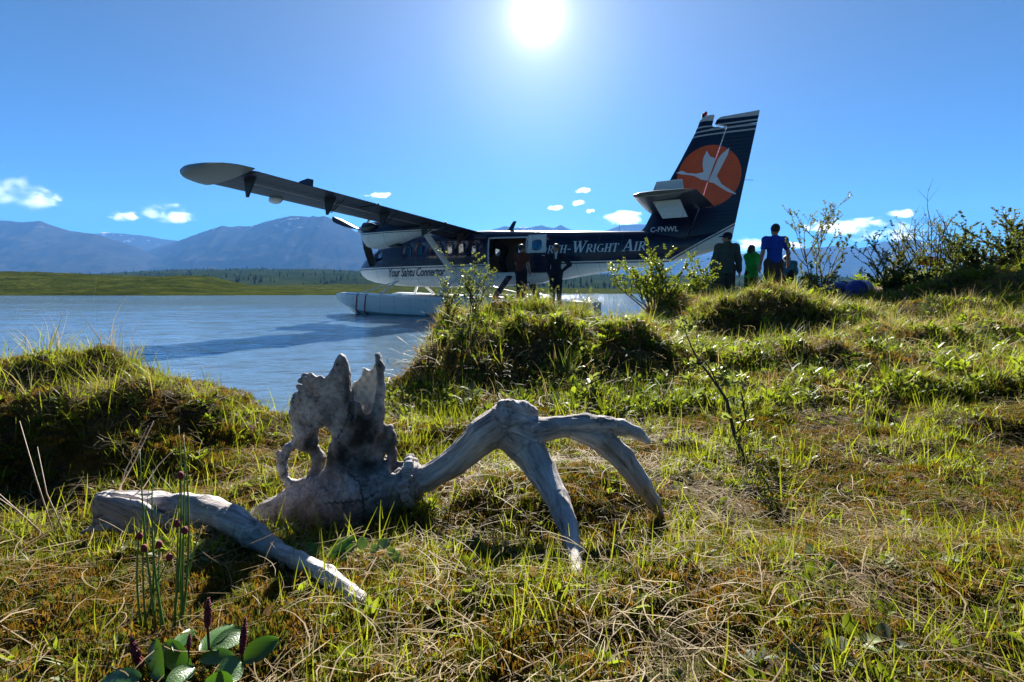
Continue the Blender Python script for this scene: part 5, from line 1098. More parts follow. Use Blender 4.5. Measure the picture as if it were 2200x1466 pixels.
person(stand_at(1683, 12.9), R(150), 1.60, 'brown-haired person in teal stooping beyond the blue T-shirt', pose(waist=(0, -.06, .98), chest=(0, -.17, 1.10), neck=(0, -.27, 1.22), head=(0, -.36, 1.32), sh_l=(-.18, -.24, 1.20), sh_r=(.18, -.24, 1.20), el_l=(-.24, -.30, .95), el_r=(.24, -.30, .95), wr_l=(-.14, -.42, .86), wr_r=(.14, -.42, .86)),
       [('shirt', C_teal, JK, .018), ('trousers', C_dark, TR, .014), ('boots', C_boot, SHOE, .012)], M_hair_b, hairlen=.08)

# ------------------------------------------------------------------ gear on the bank
def tarp(name, col): return plain(name, col, 0.38, var=0.2, scale=12, bump=0.5)
T_blue, T_purple, T_yellow, T_pale = tarp('blue_vinyl', (0.01, 0.05, 0.30)), tarp('violet_blue_vinyl', (0.02, 0.03, 0.28)), plain('yellow_board', (0.55, 0.26, 0.012), 0.5), tarp('pale_strap', (0.62, 0.60, 0.66))
def dry_bag(px, d, L_, rad, rz, label, mat):
    x, y, z = stand_at(px, d); o = empty('dry_bag', (x, y, z), rz, label, 'bag', 'dry bags piled on the bank'); b = MB(); rings = []
    for q, s_ in ((-.5, .55), (-.48, .85), (-.42, 1), (0, 1.03), (.36, 1), (.44, .8), (.5, .35)):
        rings.append([(L_ * q, rad * s_ * math.cos(a) * 1.08, rad * .92 + rad * s_ * math.sin(a) * (.92 if math.sin(a) > 0 else .90) + .01 * math.sin(9 * q + a * 3)) for a in [2 * math.pi * k / 18 for k in range(18)]])
    b.loft(rings); b.build('sack', mat, o, smooth=True, angle=50)
    for q in (-.28, .2): b = MB(); b.tube([(L_ * q, rad * 1.12 * math.cos(a), rad * .92 + rad * 1.0 * math.sin(a)) for a in [2 * math.pi * k / 18 for k in range(19)]], .016, 5, flat=(.5, 1.6)); b.build('strap', T_pale if mat is T_purple else M_black, o, smooth=True)
    b = MB(); b.box((L_ * .56, 0, rad * .95), (.10, rad * 1.3, .05)); b.build('roll_top', M_black, o, bevel=.015); return o
dry_bag(1793, 9.3, .62, .17, R(8), 'blue dry bag lying flat left of the striped round one', T_blue)
dry_bag(1843, 8.9, .40, .165, R(35), 'round blue dry bag with pale straps beside the thicket', T_purple)
dry_bag(1738, 9.8, .45, .12, R(-20), 'small dark blue bag half hidden behind the bare shrub', T_blue)
b = MB(); b.prism([(-.24, -.07), (.18, -.09), (.24, 0), (.18, .08), (-.24, .07)], lambda x, z: (x, -.012, z), lambda x, z: (x, .012, z)); p_ = at(2000, 563, 9.0)
brd = empty('paddle', tuple(p_), 0, 'yellow paddle with black edge propped in the right-hand thicket', 'paddle'); brd.rotation_euler = (R(12), R(9), R(-10)); b.build('blade', T_yellow, brd, bevel=.006)
b = MB(); b.tube([(-.25, 0, .072), (.19, 0, .088)], .012, 6); b.build('edge', M_black, brd); b = MB(); b.tube([(.22, 0, 0), (.6, .02, -.06), (1.0, .03, -.14)], .016, 8); b.build('shaft', T_pale, brd, smooth=True)
# ------------------------------------------------------------------ vegetation
L_grass = leafy('grass_blade', (0.055, 0.080, 0.006), (0.25, 0.27, 0.018), 0.52)
L_sedge = leafy('sedge_blade', (0.030, 0.065, 0.010), (0.11, 0.17, 0.022), 0.45)
L_straw = leafy('dry_grass', (0.15, 0.10, 0.048), (0.43, 0.33, 0.17), 0.38, 0.65)
L_moss = leafy('moss', (0.036, 0.021, 0.005), (0.24, 0.135, 0.022), 0.35, 0.8, 2.2)
L_mossg = leafy('green_moss', (0.030, 0.040, 0.006), (0.12, 0.135, 0.016), 0.35, 0.8, 2.2)
L_herb = leafy('herb_leaf', (0.040, 0.075, 0.008), (0.21, 0.26, 0.020), 0.52, 0.5)
L_willow = leafy('willow_leaf', (0.06, 0.09, 0.025), (0.22, 0.25, 0.07), 0.48, 0.40, 9.0)
L_bush = leafy('birch_leaf', (0.035, 0.065, 0.008), (0.19, 0.23, 0.018), 0.50, 0.32, 6.0)
L_dkbush = leafy('alder_leaf', (0.035, 0.058, 0.012), (0.15, 0.17, 0.035), 0.48, 0.38, 6.0)
L_grey = leafy('grey_leaf', (0.055, 0.08, 0.040), (0.14, 0.17, 0.09), 0.40, 0.6)
L_dead = leafy('dead_leaf', (0.09, 0.045, 0.018), (0.24, 0.15, 0.08), 0.25, 0.7)
M_twig = plain('twig_bark', (0.045, 0.026, 0.018), 0.8, var=0.3, scale=40)
M_stalk = plain('dry_stalk', (0.50, 0.38, 0.27), 0.7, var=0.2, scale=30)
M_catkin = plain('red_catkin', (0.48, 0.045, 0.065), 0.6, var=0.35, scale=300, bump=1.0)
M_petal = plain('yellow_petal', (0.75, 0.42, 0.02), 0.6); M_pink = plain('pink_panicle', (0.38, 0.10, 0.12), 0.7, var=0.3, scale=60)

def blade(b, base, ang, lean, length, width, curl, rnd, n=4, mi=0):
    d = np.array([math.cos(ang), math.sin(ang), 0.0]); s_ = np.array([-math.sin(ang), math.cos(ang), 0.0]); s_ = s_ * math.cos(rnd) + np.array([0, 0, 0]) + d * math.sin(rnd) * 0.5
    p = np.array(base, float); th = lean; V = []
    for k in range(n + 1):
        q = k / n; w = width * (1 - q ** 1.6) * (0.6 + 0.9 * q * (1 - q) * 1.6) + 0.0002; V += [p - s_ * w, p + s_ * w]
        p = p + (d * math.sin(th) + np.array([0, 0, 1]) * math.cos(th)) * length / n; th += curl / n
    b.add(V, [(2 * k, 2 * k + 1, 2 * k + 3, 2 * k + 2) for k in range(n)], mi)
def tuft(mat, nb, ln, wd, spread, lean, curl, seed, name='tuft'):
    r_ = random.Random(seed); b = MB()
    for _ in range(nb):
        a, q = r_.uniform(0, 6.28), spread * math.sqrt(r_.random())
        blade(b, (q * math.cos(a), q * math.sin(a), -0.01), a + r_.uniform(-1.2, 1.2), abs(r_.gauss(*lean)), ln * r_.uniform(0.45, 1.15), wd * r_.uniform(0.7, 1.25), r_.uniform(*curl), r_.uniform(-1, 1))
    o = b.build(name, mat, link=False, smooth=True); return o
def litter(mat, nb, ln, wd, spread, seed):
    r_ = random.Random(seed); b = MB()
    for _ in range(nb):
        p = np.array([r_.uniform(-spread, spread), r_.uniform(-spread, spread), r_.uniform(0.0, 0.018)]); a = r_.uniform(0, 6.28); L_ = ln * r_.uniform(0.4, 1.2); k = r_.gauss(0, 0.75); V = []
        pit = r_.gauss(0.06, 0.16)
        for q in range(5):
            s_ = np.array([-math.sin(a), math.cos(a), r_.uniform(-.2, .2)]) * wd * (1 - 0.5 * abs(q - 2) / 2.4); V += [p - s_, p + s_]
            p = p + np.array([math.cos(a), math.sin(a), math.sin(pit)]) * L_ / 4; a += k / 4; pit -= 0.09
        b.add(V, [(2 * q, 2 * q + 1, 2 * q + 3, 2 * q + 2) for q in range(4)])
    return b.build('litter', mat, link=False, smooth=True)
def moss_clump(mat, seed, n=80, R_=0.022):
    r_ = random.Random(seed); b = MB()
    for _ in range(n):
        a, q = r_.uniform(0, 6.28), R_ * math.sqrt(r_.random()); base = np.array([q * math.cos(a), q * math.sin(a), -0.004]); hh = (0.007 + 0.010 * r_.random()) * (1.25 - q / R_ * 0.6); d = np.array([math.cos(a) * 0.5 + r_.uniform(-.5, .5), math.sin(a) * 0.5 + r_.uniform(-.5, .5), 1.3]); d /= np.linalg.norm(d)
        s_ = np.cross(d, [r_.uniform(-1, 1), r_.uniform(-1, 1), 0.1]); s_ /= np.linalg.norm(s_) + 1e-6; w = 0.00085 * R_ / 0.02
        b.add([base, base + d * hh * 0.6 - s_ * w, base + d * hh, base + d * hh * 0.6 + s_ * w], [(0, 1, 2, 3)])
    return b.build('moss_clump', mat, link=False)
def leaf_pts(b, base, axis, side, L_, W, fold=0.25, mi=0):
    nrm = np.cross(axis, side); nrm /= np.linalg.norm(nrm) + 1e-9
    m1, m2, tip = base + axis * L_ * 0.33 - nrm * L_ * .02, base + axis * L_ * 0.70, base + axis * L_ - nrm * L_ * 0.06
    up = nrm * W * fold
    b.add([base, m1 + side * W * .9 + up, m2 + side * W * .75 + up, tip, m2 - side * W * .75 + up, m1 - side * W * .9 + up, m1, m2], [(0, 6, 1), (6, 7, 2, 1), (7, 3, 2), (0, 5, 6), (6, 5, 4, 7), (7, 4, 3)], mi)
def rnd_dir(r_, up=0.3):
    a = r_.uniform(0, 6.28); z = r_.uniform(-0.3, 1.0) * (1 - up) + up; q = math.sqrt(max(0, 1 - z * z)); return np.array([q * math.cos(a), q * math.sin(a), z])
def herb(mat, n, L_, W, seed, rise=0.35, stem=0.0):
    r_ = random.Random(seed); b = MB()
    for k in range(n):
        a = 2.4 * k + r_.uniform(-.4, .4); el = rise + r_.uniform(-.2, .35); ax = np.array([math.cos(a) * math.cos(el), math.sin(a) * math.cos(el), math.sin(el)]); sd = np.array([-math.sin(a), math.cos(a), r_.uniform(-.35, .35)]); sd /= np.linalg.norm(sd)
        base = np.array([0, 0, 0.004 + stem * k / max(1, n)]) + ax * L_ * 0.12; leaf_pts(b, base, ax, sd, L_ * r_.uniform(.6, 1.1), W * r_.uniform(.7, 1.1), 0.3)
    if stem: b.tube([(0, 0, -0.01), (0, 0, stem)], [0.002, 0.001], 4)
    return b.build('herb', mat, link=False, smooth=True)

def land_points(n, y0, y1, mask=None, pw=1.0, xlim=1.12, edge=0.05):
    """random points on the bank between two distances, thinned by a mask"""
    out = []
    while sum(len(o) for o in out) < n:
        y = y0 + (y1 - y0) * rng.random(n * 2) ** pw; x = (rng.random(n * 2) * 2 - 1) * (xlim * y + 1.0); k = rng.random(n * 2) < (xlim * y + 1.0) / (xlim * y1 + 1.0)
        x, y = x[k], y[k]; m = shore_dist(x, y) > edge
        if mask is not None: m &= rng.random(len(x)) < mask(x, y)
        m &= (rng.random(len(x)) < 0.3) | (fbm(xy0(x * 2.7, y * 3.6, 90.0), 3) < 0.46) | (y > 4.5)      # bare peat shows through in places
        out.append(np.stack([x[m], y[m]], -1))
    p = np.concatenate(out)[:n]; z = ground_z(p[:, 0], p[:, 1]); return np.concatenate([p, z[:, None]], 1)
def scatter(name, n, y0, y1, src, s0, s1, label, mask=None, tilt=0.25, pw=1.0, cat=None, edge=0.05, lift=0.0):
    P = land_points(n, y0, y1, mask, pw, edge=edge); P[:, 2] += lift + 0.009; m = len(P); s_ = rng.uniform(s0, s1, m) * (0.75 + 0.5 * rng.random(m)) * (0.66 + 0.34 * sstep(0.55, 1.6, P[:, 1]) if cat is None else 1.0)
    rot = np.stack([rng.normal(0, tilt, m), rng.normal(0, tilt, m), rng.random(m) * 6.283], -1)
    return gn_scatter(name, P, rot, np.stack([s_, s_, s_], -1), rng.integers(0, len(src), m), src, label=label, cat=cat or 'grass')
def nz2(x, y, s, o): return fbm(xy0(x * s, y * s, o), 3)
KEEP = [(gpt(u, v)[:2], q) for u, v, q in ((450, 1470, .12), (450, 1400, .09), (800, 1225, .07), (710, 1215, .06), (370, 1300, .10), (480, 1300, .09), (600, 1260, .06), (200, 1300, .12), (1000, 1130, .06))]
def clear(x, y):
    m = np.ones(np.shape(x))
    for c_, q in KEEP: m = m * sstep(q * .8, q * 1.3, np.hypot(x - c_[0], (y - c_[1])))
    return m
def green_mask(x, y): return np.clip(0.42 + 0.10 * (y > 2.2) + 1.5 * nz2(x, y, 1.7, 21.0) + 0.9 * nz2(x, y, 6.0, 61.0) + 0.10 * (x < 0.6) - 0.04 * ((x > 0.5) & (y < 2.2)) - 0.25 * ((x < -.05) & (y < 1.02)), 0.02, 1) * clear(x, y)
def dry_mask(x, y): return np.clip(0.38 - 0.7 * nz2(x, y, 1.5, 21.0) + 1.4 * nz2(x, y, 4.0, 77.0), 0.05, 1)
def moss_mask(x, y): return np.clip(0.5 + 1.2 * nz2(x, y, 2.3, 33.0), 0.05, 1)
ms = [moss_clump(L_moss, i) for i in range(4)] + [moss_clump(L_mossg, 9 + i) for i in range(4)]
scatter('moss', 44000, 0.2, 2.9, ms, 0.7, 1.5, 'ochre and green moss covering the near ground', moss_mask, 0.35, 1.2, 'moss')
scatter('moss', 18000, 2.6, 8.0, [moss_clump(L_moss, 20 + i, 44, 0.05) for i in range(3)] + [moss_clump(L_mossg, 30, 30, 0.05)], 0.9, 2.0, 'moss on the hummocks farther up the bank', None, 0.35, 1.1, 'moss')
scatter('moss', 24000, 0.2, 1.25, ms, 0.7, 1.35, 'rusty moss at the viewer\'s feet', moss_mask, 0.35, 1.0, 'moss')
scatter('dry_grass', 3200, 0.2, 1.3, [litter(L_straw, 10, 0.05, 0.00045, 0.035, 40 + i) for i in range(4)], 0.7, 1.4, 'fine dry straw at the viewer\'s feet', None, 0.2, 1.0, 'straw')
scatter('dry_grass', 6200, 0.2, 2.9, [litter(L_straw, 10, 0.07, 0.0006, 0.05, i) for i in range(5)], 0.7, 1.5, 'dry straw littering the near ground', dry_mask, 0.2, 1.2, 'straw')
scatter('dry_grass', 11500, 2.6, 9.0, [litter(L_straw, 9, 0.12, 0.0016, 0.08, 10 + i) for i in range(4)] + [tuft(L_straw, 9, 0.14, 0.0013, 0.03, (0.5, 0.3), (0.3, 1.6), 70 + i) for i in range(3)], 0.8, 1.6, 'dry straw and old tufts on the middle bank', None, 0.25, 1.1, 'straw')
scatter('dead_leaves', 2600, 0.2, 3.2, [herb(L_dead, 3, 0.022, 0.006, 300 + i, 0.1) for i in range(4)], 0.6, 1.3, 'brown dead leaves scattered on the near ground', None, 0.5, 1.2, 'leaves')
g_near = [tuft(L_grass, nb, ln, 0.0016, 0.018, (0.30, 0.22), (0.1, 1.3), 100 + i) for i, (nb, ln) in enumerate([(6, .06), (8, .08), (5, .10), (9, .07), (4, .12), (3, .09)])]
scatter('grass', 8200, 0.3, 2.9, g_near, 0.5, 1.25, 'short green grass growing on the near ground', green_mask, 0.2, 1.15)
g_mid = [tuft(L_grass, nb, ln, 0.0026, 0.035, (0.30, 0.2), (0.1, 1.2), 120 + i) for i, (nb, ln) in enumerate([(9, .11), (12, .14), (8, .17), (14, .12)])] + [tuft(L_sedge, 9, 0.19, 0.002, 0.03, (0.2, 0.15), (0.1, 0.9), 140)]
scatter('grass', 9800, 2.5, 8.0, g_mid, 0.40, 1.0, 'green grass over the hummocks on the middle bank', green_mask, 0.2, 1.1)
g_far = [tuft(L_grass, 14, 0.26, 0.005, 0.09, (0.3, 0.2), (0.1, 1.0), 160 + i) for i in range(3)] + [tuft(L_straw, 12, 0.26, 0.004, 0.08, (0.3, 0.2), (0.1, 1.0), 170)] + [tuft(L_sedge, 12, 0.3, 0.005, 0.08, (0.25, 0.2), (0.1, 0.8), 175)]
scatter('grass', 6000, 7.5, 22.0, g_far, 0.5, 1.1, 'long grass on the far part of the bank', None, 0.2, 0.9)
h_near = [herb(L_herb, n_, l_, w_, 200 + i, ri) for i, (n_, l_, w_, ri) in enumerate([(5, .026, .006, .5), (6, .034, .007, .6), (4, .022, .007, .4), (7, .030, .0055, .7), (5, .028, .009, .35)])] + [herb(L_grey, 5, .024, .008, 215, .3)]
scatter('grass', 2600, 0.25, 1.3, g_near, 0.5, 1.1, 'fine short grass at the viewer\'s feet', green_mask, 0.2, 1.0)
scatter('ground_cover', 7200, 0.3, 2.9, h_near, 0.45, 1.15, 'small leafy herbs among the near grass', green_mask, 0.25, 1.15, 'herbs')
scatter('ground_cover', 9500, 2.5, 8.5, [herb(L_herb, 8, .055, .011, 230 + i, .6, .04) for i in range(4)] + [herb(L_grey, 7, .05, .011, 240, .5, .05)] + [herb(L_willow, 9, .05, .010, 241, .6, .06)], 0.6, 1.35, 'leafy herbs on the hummocks', green_mask, 0.25, 1.1, 'herbs')
scatter('ground_cover', 2600, 8.0, 20.0, [herb(L_herb, 10, .13, .03, 250 + i, .6, .14) for i in range(3)] + [herb(L_grey, 9, .11, .026, 256, .6, .14)], 0.6, 1.3, 'low leafy growth on the far bank', None, 0.25, 0.9, 'herbs')
# long grass standing on the crests and along the water
def crest(x, y): return np.clip((ground_z(x, y) - 0.40) * 4.0, 0, 1) * (0.4 + 0.6 * (nz2(x, y, 2.0, 40.0) > 0))
scatter('tall_grass', 1500, 1.6, 5.6, [tuft(L_straw, 8, 0.20, 0.0013, 0.03, (0.32, 0.2), (0.2, 1.5), 180 + i) for i in range(3)] + [tuft(L_grass, 9, 0.19, 0.0018, 0.03, (0.30, 0.2), (0.2, 1.2), 186 + i) for i in range(3)], 0.6, 1.2, 'long pale grass standing on the hummock crests', crest, 0.15, 1.0)
def rim(x, y): d = shore_dist(x, y); return np.clip(1 - np.abs(d - 0.14) / 0.14, 0, 1)
scatter('tall_grass', 900, 2.3, 8.5, [tuft(L_sedge, 7, 0.17, 0.0016, 0.03, (0.22, 0.16), (0.1, 0.8), 190 + i) for i in range(4)], 0.6, 1.2, 'thin sedge along the edge of the water', rim, 0.12, 1.0, edge=0.01)

# ------------------------------------------------------------------ single plants
def shrub(name, loc, height, spread, nst, seed, leaf, lsize, nleaf, label, cat='shrub', rad=0.008, bare=0.0, lean=(0, 0), group=None, depth=2, twist=0.35, leafw=0.28, start=0.25, bundle=4):
    """woody stems that fork, with separate small leaves along the twigs"""
    r_ = random.Random(seed); root = empty(name, loc, 0, label, cat, group); bs, bl = MB(), MB(); twigs = []
    def grow(p, d, L_, rd, lev):
        P = [p]; n = 5; q = np.array(p, float); dd = np.array(d, float)
        for k in range(n):
            dd = dd + np.array([r_.gauss(0, twist * .33), r_.gauss(0, twist * .33), r_.gauss(0.04, .08)]); dd /= np.linalg.norm(dd); q = q + dd * L_ / n; P.append(q.copy())
        bs.tube(P, [rd * (1 - 0.75 * k / n) for k in range(n + 1)], 5, cap=False)
        if lev >= 1 or depth == 0: twigs.append(P)
        if lev == 0 and depth: twigs.append(P[3:])
        if lev < depth:
            for _ in range(r_.randint(3, 5) if lev == 0 else r_.randint(2, 3)):
                t_ = r_.uniform(start, 0.97); i_ = min(int(t_ * n), n - 1); b0 = P[i_] + (P[i_ + 1] - P[i_]) * (t_ * n - i_); a = r_.uniform(0, 6.28); side = np.array([math.cos(a), math.sin(a), 0.25]); nd = dd * 0.75 + side * r_.uniform(.45, .9); nd /= np.linalg.norm(nd); grow(b0, nd, L_ * r_.uniform(.35, .6), rd * .5, lev + 1)
    for _ in range(nst):
        a = r_.uniform(0, 6.28); k = r_.uniform(0.15, 1.0) * spread / max(height, .01); d = np.array([math.cos(a) * k + lean[0], math.sin(a) * k + lean[1], 1.0]); d /= np.linalg.norm(d)
        grow(np.array([math.cos(a), math.sin(a), 0]) * spread * .12 * r_.random() + np.array([0, 0, -.03]), d, height * r_.uniform(.62, 1.0), rad * r_.uniform(.7, 1.1), 0)
    bs.build('stems', M_twig, root, smooth=True); wts = [len(t_) for t_ in twigs]
    for _ in range(nleaf // bundle):
        P = r_.choices(twigs, wts)[0]; i_ = r_.randrange(len(P) - 1); base = P[i_] + (P[i_ + 1] - P[i_]) * r_.random()
        if bare and r_.random() < bare * (base[2] / height): continue
        for _k in range(bundle):
            ax = rnd_dir(r_, .25); sd = np.cross(ax, [r_.uniform(-1, 1), r_.uniform(-1, 1), r_.uniform(-1, 1)]); sd /= np.linalg.norm(sd) + 1e-6; L_ = lsize * r_.uniform(.6, 1.2); leaf_pts(bl, base + rnd_dir(r_, 0) * lsize * .15, ax, sd, L_, L_ * leafw, .3)
    if bl.v: bl.build('foliage', leaf, root, smooth=True)
    return root
def foot(px, d): X = (px - 1100) / F * d; return (X, d, float(ground_z(X, d)) - 0.01)
shrub('willow_shrub', foot(1018, 3.95), .52, .10, 8, 1, L_willow, .019, 1300, 'silvery willow sprigs standing on the middle hummock before the float', rad=.005, twist=.25, start=.45, bundle=5)
shrub('willow_shrub', foot(962, 4.0), .34, .12, 7, 2, L_willow, .018, 700, 'low willow left of the taller sprigs on the middle hummock', rad=.004, twist=.25)
shrub('willow_shrub', foot(1128, 4.6), .34, .09, 4, 3, L_willow, .018, 320, 'short leafy sprig below the person in the rust shirt', rad=.004)
shrub('willow_shrub', foot(1180, 4.7), .34, .08, 3, 4, L_willow, .020, 220, 'thin sprig below the person in navy coveralls', rad=.0035)
shrub('willow_shrub', foot(1262, 5.2), .44, .24, 8, 5, L_willow, .020, 800, 'loose willow sprigs at the right end of the middle hummock', rad=.004)
shrub('willow_shrub', foot(1310, 5.5), .26, .14, 4, 55, L_willow, .017, 220, 'small willow between the middle hummock and the birch bush', rad=.004)
shrub('willow_shrub', foot(868, 4.1), .18, .12, 4, 6, L_willow, .015, 70, 'nearly bare twigs hanging over the water left of the middle hummock', rad=.003, lean=(-.8, 0))
shrub('birch_bush', foot(1405, 7.4), 0.82, .95, 19, 7, L_bush, .031, 10000, 'glossy green-yellow birch bush under the tail', 'bush', rad=.011, start=.2)
shrub('birch_bush', foot(1490, 7.9), .60, .55, 11, 8, L_bush, .029, 3000, 'lower birch bush just right of the glossy one', 'bush', rad=.009)
shrub('birch_bush', foot(1522, 9.2), .60, .45, 9, 9, L_dkbush, .038, 1500, 'dark low bush at the feet of the person with the cap', 'bush', rad=.008)
shrub('bare_shrub', foot(1768, 7.6), 1.22, .40, 4, 10, L_dkbush, .025, 4600, 'tall thin shrub with sparse dark leaves right of the people', rad=.015, twist=.2, start=.3, bundle=3, depth=3)
shrub('birch_bush', foot(1752, 7.3), .40, .36, 10, 11, L_bush, .040, 2200, 'leafy undergrowth at the foot of the tall thin shrub', 'bush', rad=.008)
shrub('birch_bush', foot(1712, 8.4), .50, .36, 9, 12, L_bush, .042, 2000, 'bright green bush left of the tall thin shrub', 'bush', rad=.008)
shrub('birch_bush', foot(1640, 8.6), .36, .5, 10, 13, L_willow, .034, 1600, 'low pale willow in front of the blue T-shirt', 'bush', rad=.006)
shrub('alder_thicket', foot(1915, 8.4), 1.0, .75, 14, 14, L_dkbush, .030, 6500, 'twiggy thicket left of the paddle, thin at the top', rad=.015, bare=.3, twist=.3)
shrub('alder_thicket', foot(1990, 8.6), 1.3, .70, 9, 15, L_dkbush, .034, 3000, 'thicket with bare forked branches rising above the paddle', rad=.016, bare=.85, twist=.2, start=.3)
shrub('alder_thicket', foot(1952, 7.6), .62, .7, 13, 16, L_dkbush, .042, 3600, 'low dark undergrowth beneath the paddle', rad=.010)
shrub('alder_thicket', foot(2120, 7.6), 1.1, .85, 18, 17, L_dkbush, .031, 14000, 'dense dark alder bush on the right-hand hummock', rad=.016, start=.15)
shrub('alder_thicket', foot(2215, 7.2), 1.15, .75, 16, 18, L_dkbush, .031, 11000, 'dense alder bush cut by the right edge of the picture', rad=.016, start=.15)
shrub('alder_thicket', foot(2060, 8.2), .85, .7, 12, 19, L_bush, .032, 5500, 'yellow-green bush between the paddle and the dense alder', rad=.012)
shrub('willow_shrub', foot(1598, 2.52), .0, .0, 0, 20, L_willow, .018, 0, 'x') if False else None
# the leaning dark willow twig in the middle right
tw = empty('leaning_willow', tuple(gpt(1608, 992)), 0, 'slender dark willow leaning left over the moss right of the antler', 'shrub'); d0 = gy_(1608, 992); bs, bl = MB(), MB(); o0 = np.array(tw.location)
main = [(1608, 995), (1590, 965), (1578, 935), (1570, 900), (1562, 862), (1545, 835), (1520, 800), (1500, 775), (1485, 745), (1472, 712), (1470, 690)]
PT = [at(u, v, d0 + 0.045 * k) - o0 for k, (u, v) in enumerate(main)]; bs.tube(PT, [.0075, .0075, .007, .0065, .006, .0055, .005, .004, .003, .0022, .001], 7)
for i_, pts in ((4, [(1575, 855), (1578, 872)]), (5, [(1530, 800), (1508, 770)]), (2, [(1592, 920), (1602, 900), (1594, 850), (1590, 840)]), (7, [(1490, 790), (1470, 800)])):
    k0 = i_; P = [PT[k0]] + [at(u, v, d0 + 0.045 * k0 + .01 * q) - o0 for q, (u, v) in enumerate(pts)]; bs.tube(P, [.003] * (len(P) - 1) + [.0015], 5)
r_ = random.Random(4)
for (u, v, n_) in ((1468, 700, 16), (1480, 712, 12), (1490, 785, 12), (1535, 800, 16), (1545, 830, 16), (1560, 820, 10), (1585, 875, 12), (1572, 905, 14), (1592, 900, 10), (1500, 760, 8), (1575, 960, 6)):
    c_ = at(u, v, d0 + 0.045 * np.interp(v, [700, 995], [9.5, 0])) - o0
    for _ in range(n_): ax = rnd_dir(r_, .3); sd = np.cross(ax, rnd_dir(r_, 0)); sd /= np.linalg.norm(sd) + 1e-6; leaf_pts(bl, c_ + rnd_dir(r_, 0) * .022, ax, sd, .030 * r_.uniform(.7, 1.2), .0095, .3)
bs.build('stems', M_twig, tw, smooth=True); bl.build('foliage', L_willow, tw, smooth=True)

# big wrinkled willow leaves and red catkins at the bottom of the picture
def wrinkled_leaf(b, base, ax, nrm, L_, W, cup=.18, seg=10):
    sd = np.cross(ax, nrm); sd /= np.linalg.norm(sd); V = []; nw = 6
    for i in range(seg + 1):
        q = i / seg; w = W * math.sin(math.pi * min(1, q * .93 + .05)) ** .62
        for jx in range(-nw, nw + 1):
            f_ = jx / nw; vein = .012 * abs(math.sin((q * 7 - abs(f_) * 2.2) * math.pi)) * L_; V.append(base + ax * L_ * q + sd * w * f_ + nrm * (cup * W * f_ * f_ + vein * (1 - abs(f_) * .5) - .22 * L_ * (q - .3) ** 2))
    n = 2 * nw + 1; b.add(V, [(i * n + k, i * n + k + 1, (i + 1) * n + k + 1, (i + 1) * n + k) for i in range(seg) for k in range(n - 1)])
t = NT('netted_leaf'); p = t.pos(); vo = t.n('ShaderNodeTexVoronoi', {'Vector': p, 'Scale': 330.0}, feature='DISTANCE_TO_EDGE').outputs['Distance']; nz = t.noise(p, 30, 3)
c = t.mix(t.rng(nz, .3, .7), (0.03, 0.085, 0.014), (0.06, 0.14, 0.022)); pb = t.pbr(c, 0.34, t.bump(t.rng(vo, 0, .25), .15, .001), 0, .45); tr = t.n('ShaderNodeBsdfTranslucent', {'Color': (0.08, 0.20, 0.01, 1)}); mx = t.n('ShaderNodeMixShader', {0: .25, 1: pb, 2: tr.outputs[0]}); M_net = t.surf(mx.outputs[0])
def on_ground(px, py, lift): g_ = gpt(px, py); return g_ + np.array([0, 0, lift])
nw0 = gpt(450, 1490); netw = empty('netted_willow', tuple(nw0), 0, 'ground willow with big netted leaves and red catkins at the lower left', 'plant')
def px_leaf(p0, p1, d0, d1, wpx, nrm, name='leaf', mat=M_net):
    a_, e_ = at(*p0, d0) - nw0, at(*p1, d1) - nw0; ax = e_ - a_; L_ = np.linalg.norm(ax); ax /= L_; n_ = np.array(nrm, float); n_ -= ax * (n_ @ ax); n_ /= np.linalg.norm(n_); b = MB(); wrinkled_leaf(b, a_, ax, n_, L_, wpx * (d0 + d1) / 2 / F); return b.build(name, mat, netw, smooth=True)
dW = float(nw0[1])
for p0, p1, a, e, w, nr in [((435, 1400), (500, 1335), dW, dW + .05, 27, (-.2, -.5, 1)), ((455, 1395), (535, 1350), dW, dW + .04, 24, (.3, -.4, 1)), ((520, 1420), (597, 1372), dW, dW + .02, 26, (.1, -.7, 1)), ((500, 1412), (425, 1410), dW - .01, dW, 18, (-.2, -.6, 1)), ((300, 1460), (205, 1462), dW - .05, dW - .04, 26, (-.2, -.3, 1)), ((350, 1455), (320, 1375), dW - .03, dW + .02, 26, (-.3, -1, .6)), ((410, 1440), (345, 1378), dW - .02, dW + .02, 24, (.3, -1, .6)), ((470, 1460), (520, 1418), dW - .05, dW - .02, 30, (.2, -1, .5)), ((380, 1400), (410, 1345), dW, dW + .05, 20, (0, -.3, 1)), ((440, 1466), (500, 1470), dW - .06, dW - .05, 26, (0, -1, .5)), ((360, 1470), (420, 1430), dW - .06, dW - .03, 22, (-.2, -1, .5))]: px_leaf(p0, p1, a, e, w, nr)
for p0, p1, rr in [((300, 1432), (282, 1370), 9), ((446, 1345), (448, 1286), 8), ((520, 1402), (527, 1328), 8), ((405, 1395), (408, 1362), 5)]:
    A_, B_ = at(*p0, dW - .01) - nw0, at(*p1, dW) - nw0; q = rr * dW / F; b = MB(); n = 12
    for k in range(n):
        f_ = k / (n - 1); c_ = A_ + (B_ - A_) * f_; m_ = 7
        for jx in range(m_): a = 2 * math.pi * jx / m_ + k * .5; w_ = q * (.35 + .65 * math.sin(math.pi * (f_ * .8 + .18))); b.ball(c_ + np.array([math.cos(a) * w_ * .7, math.sin(a) * w_ * .7, 0]), w_ * .42, 5, 4)
    b.build('catkin', M_catkin, netw, smooth=True); b = MB(); b.tube([A_ - np.array([0, 0, .03]), A_, B_], q * .35, 5); b.build('catkin_stem', M_twig, netw)

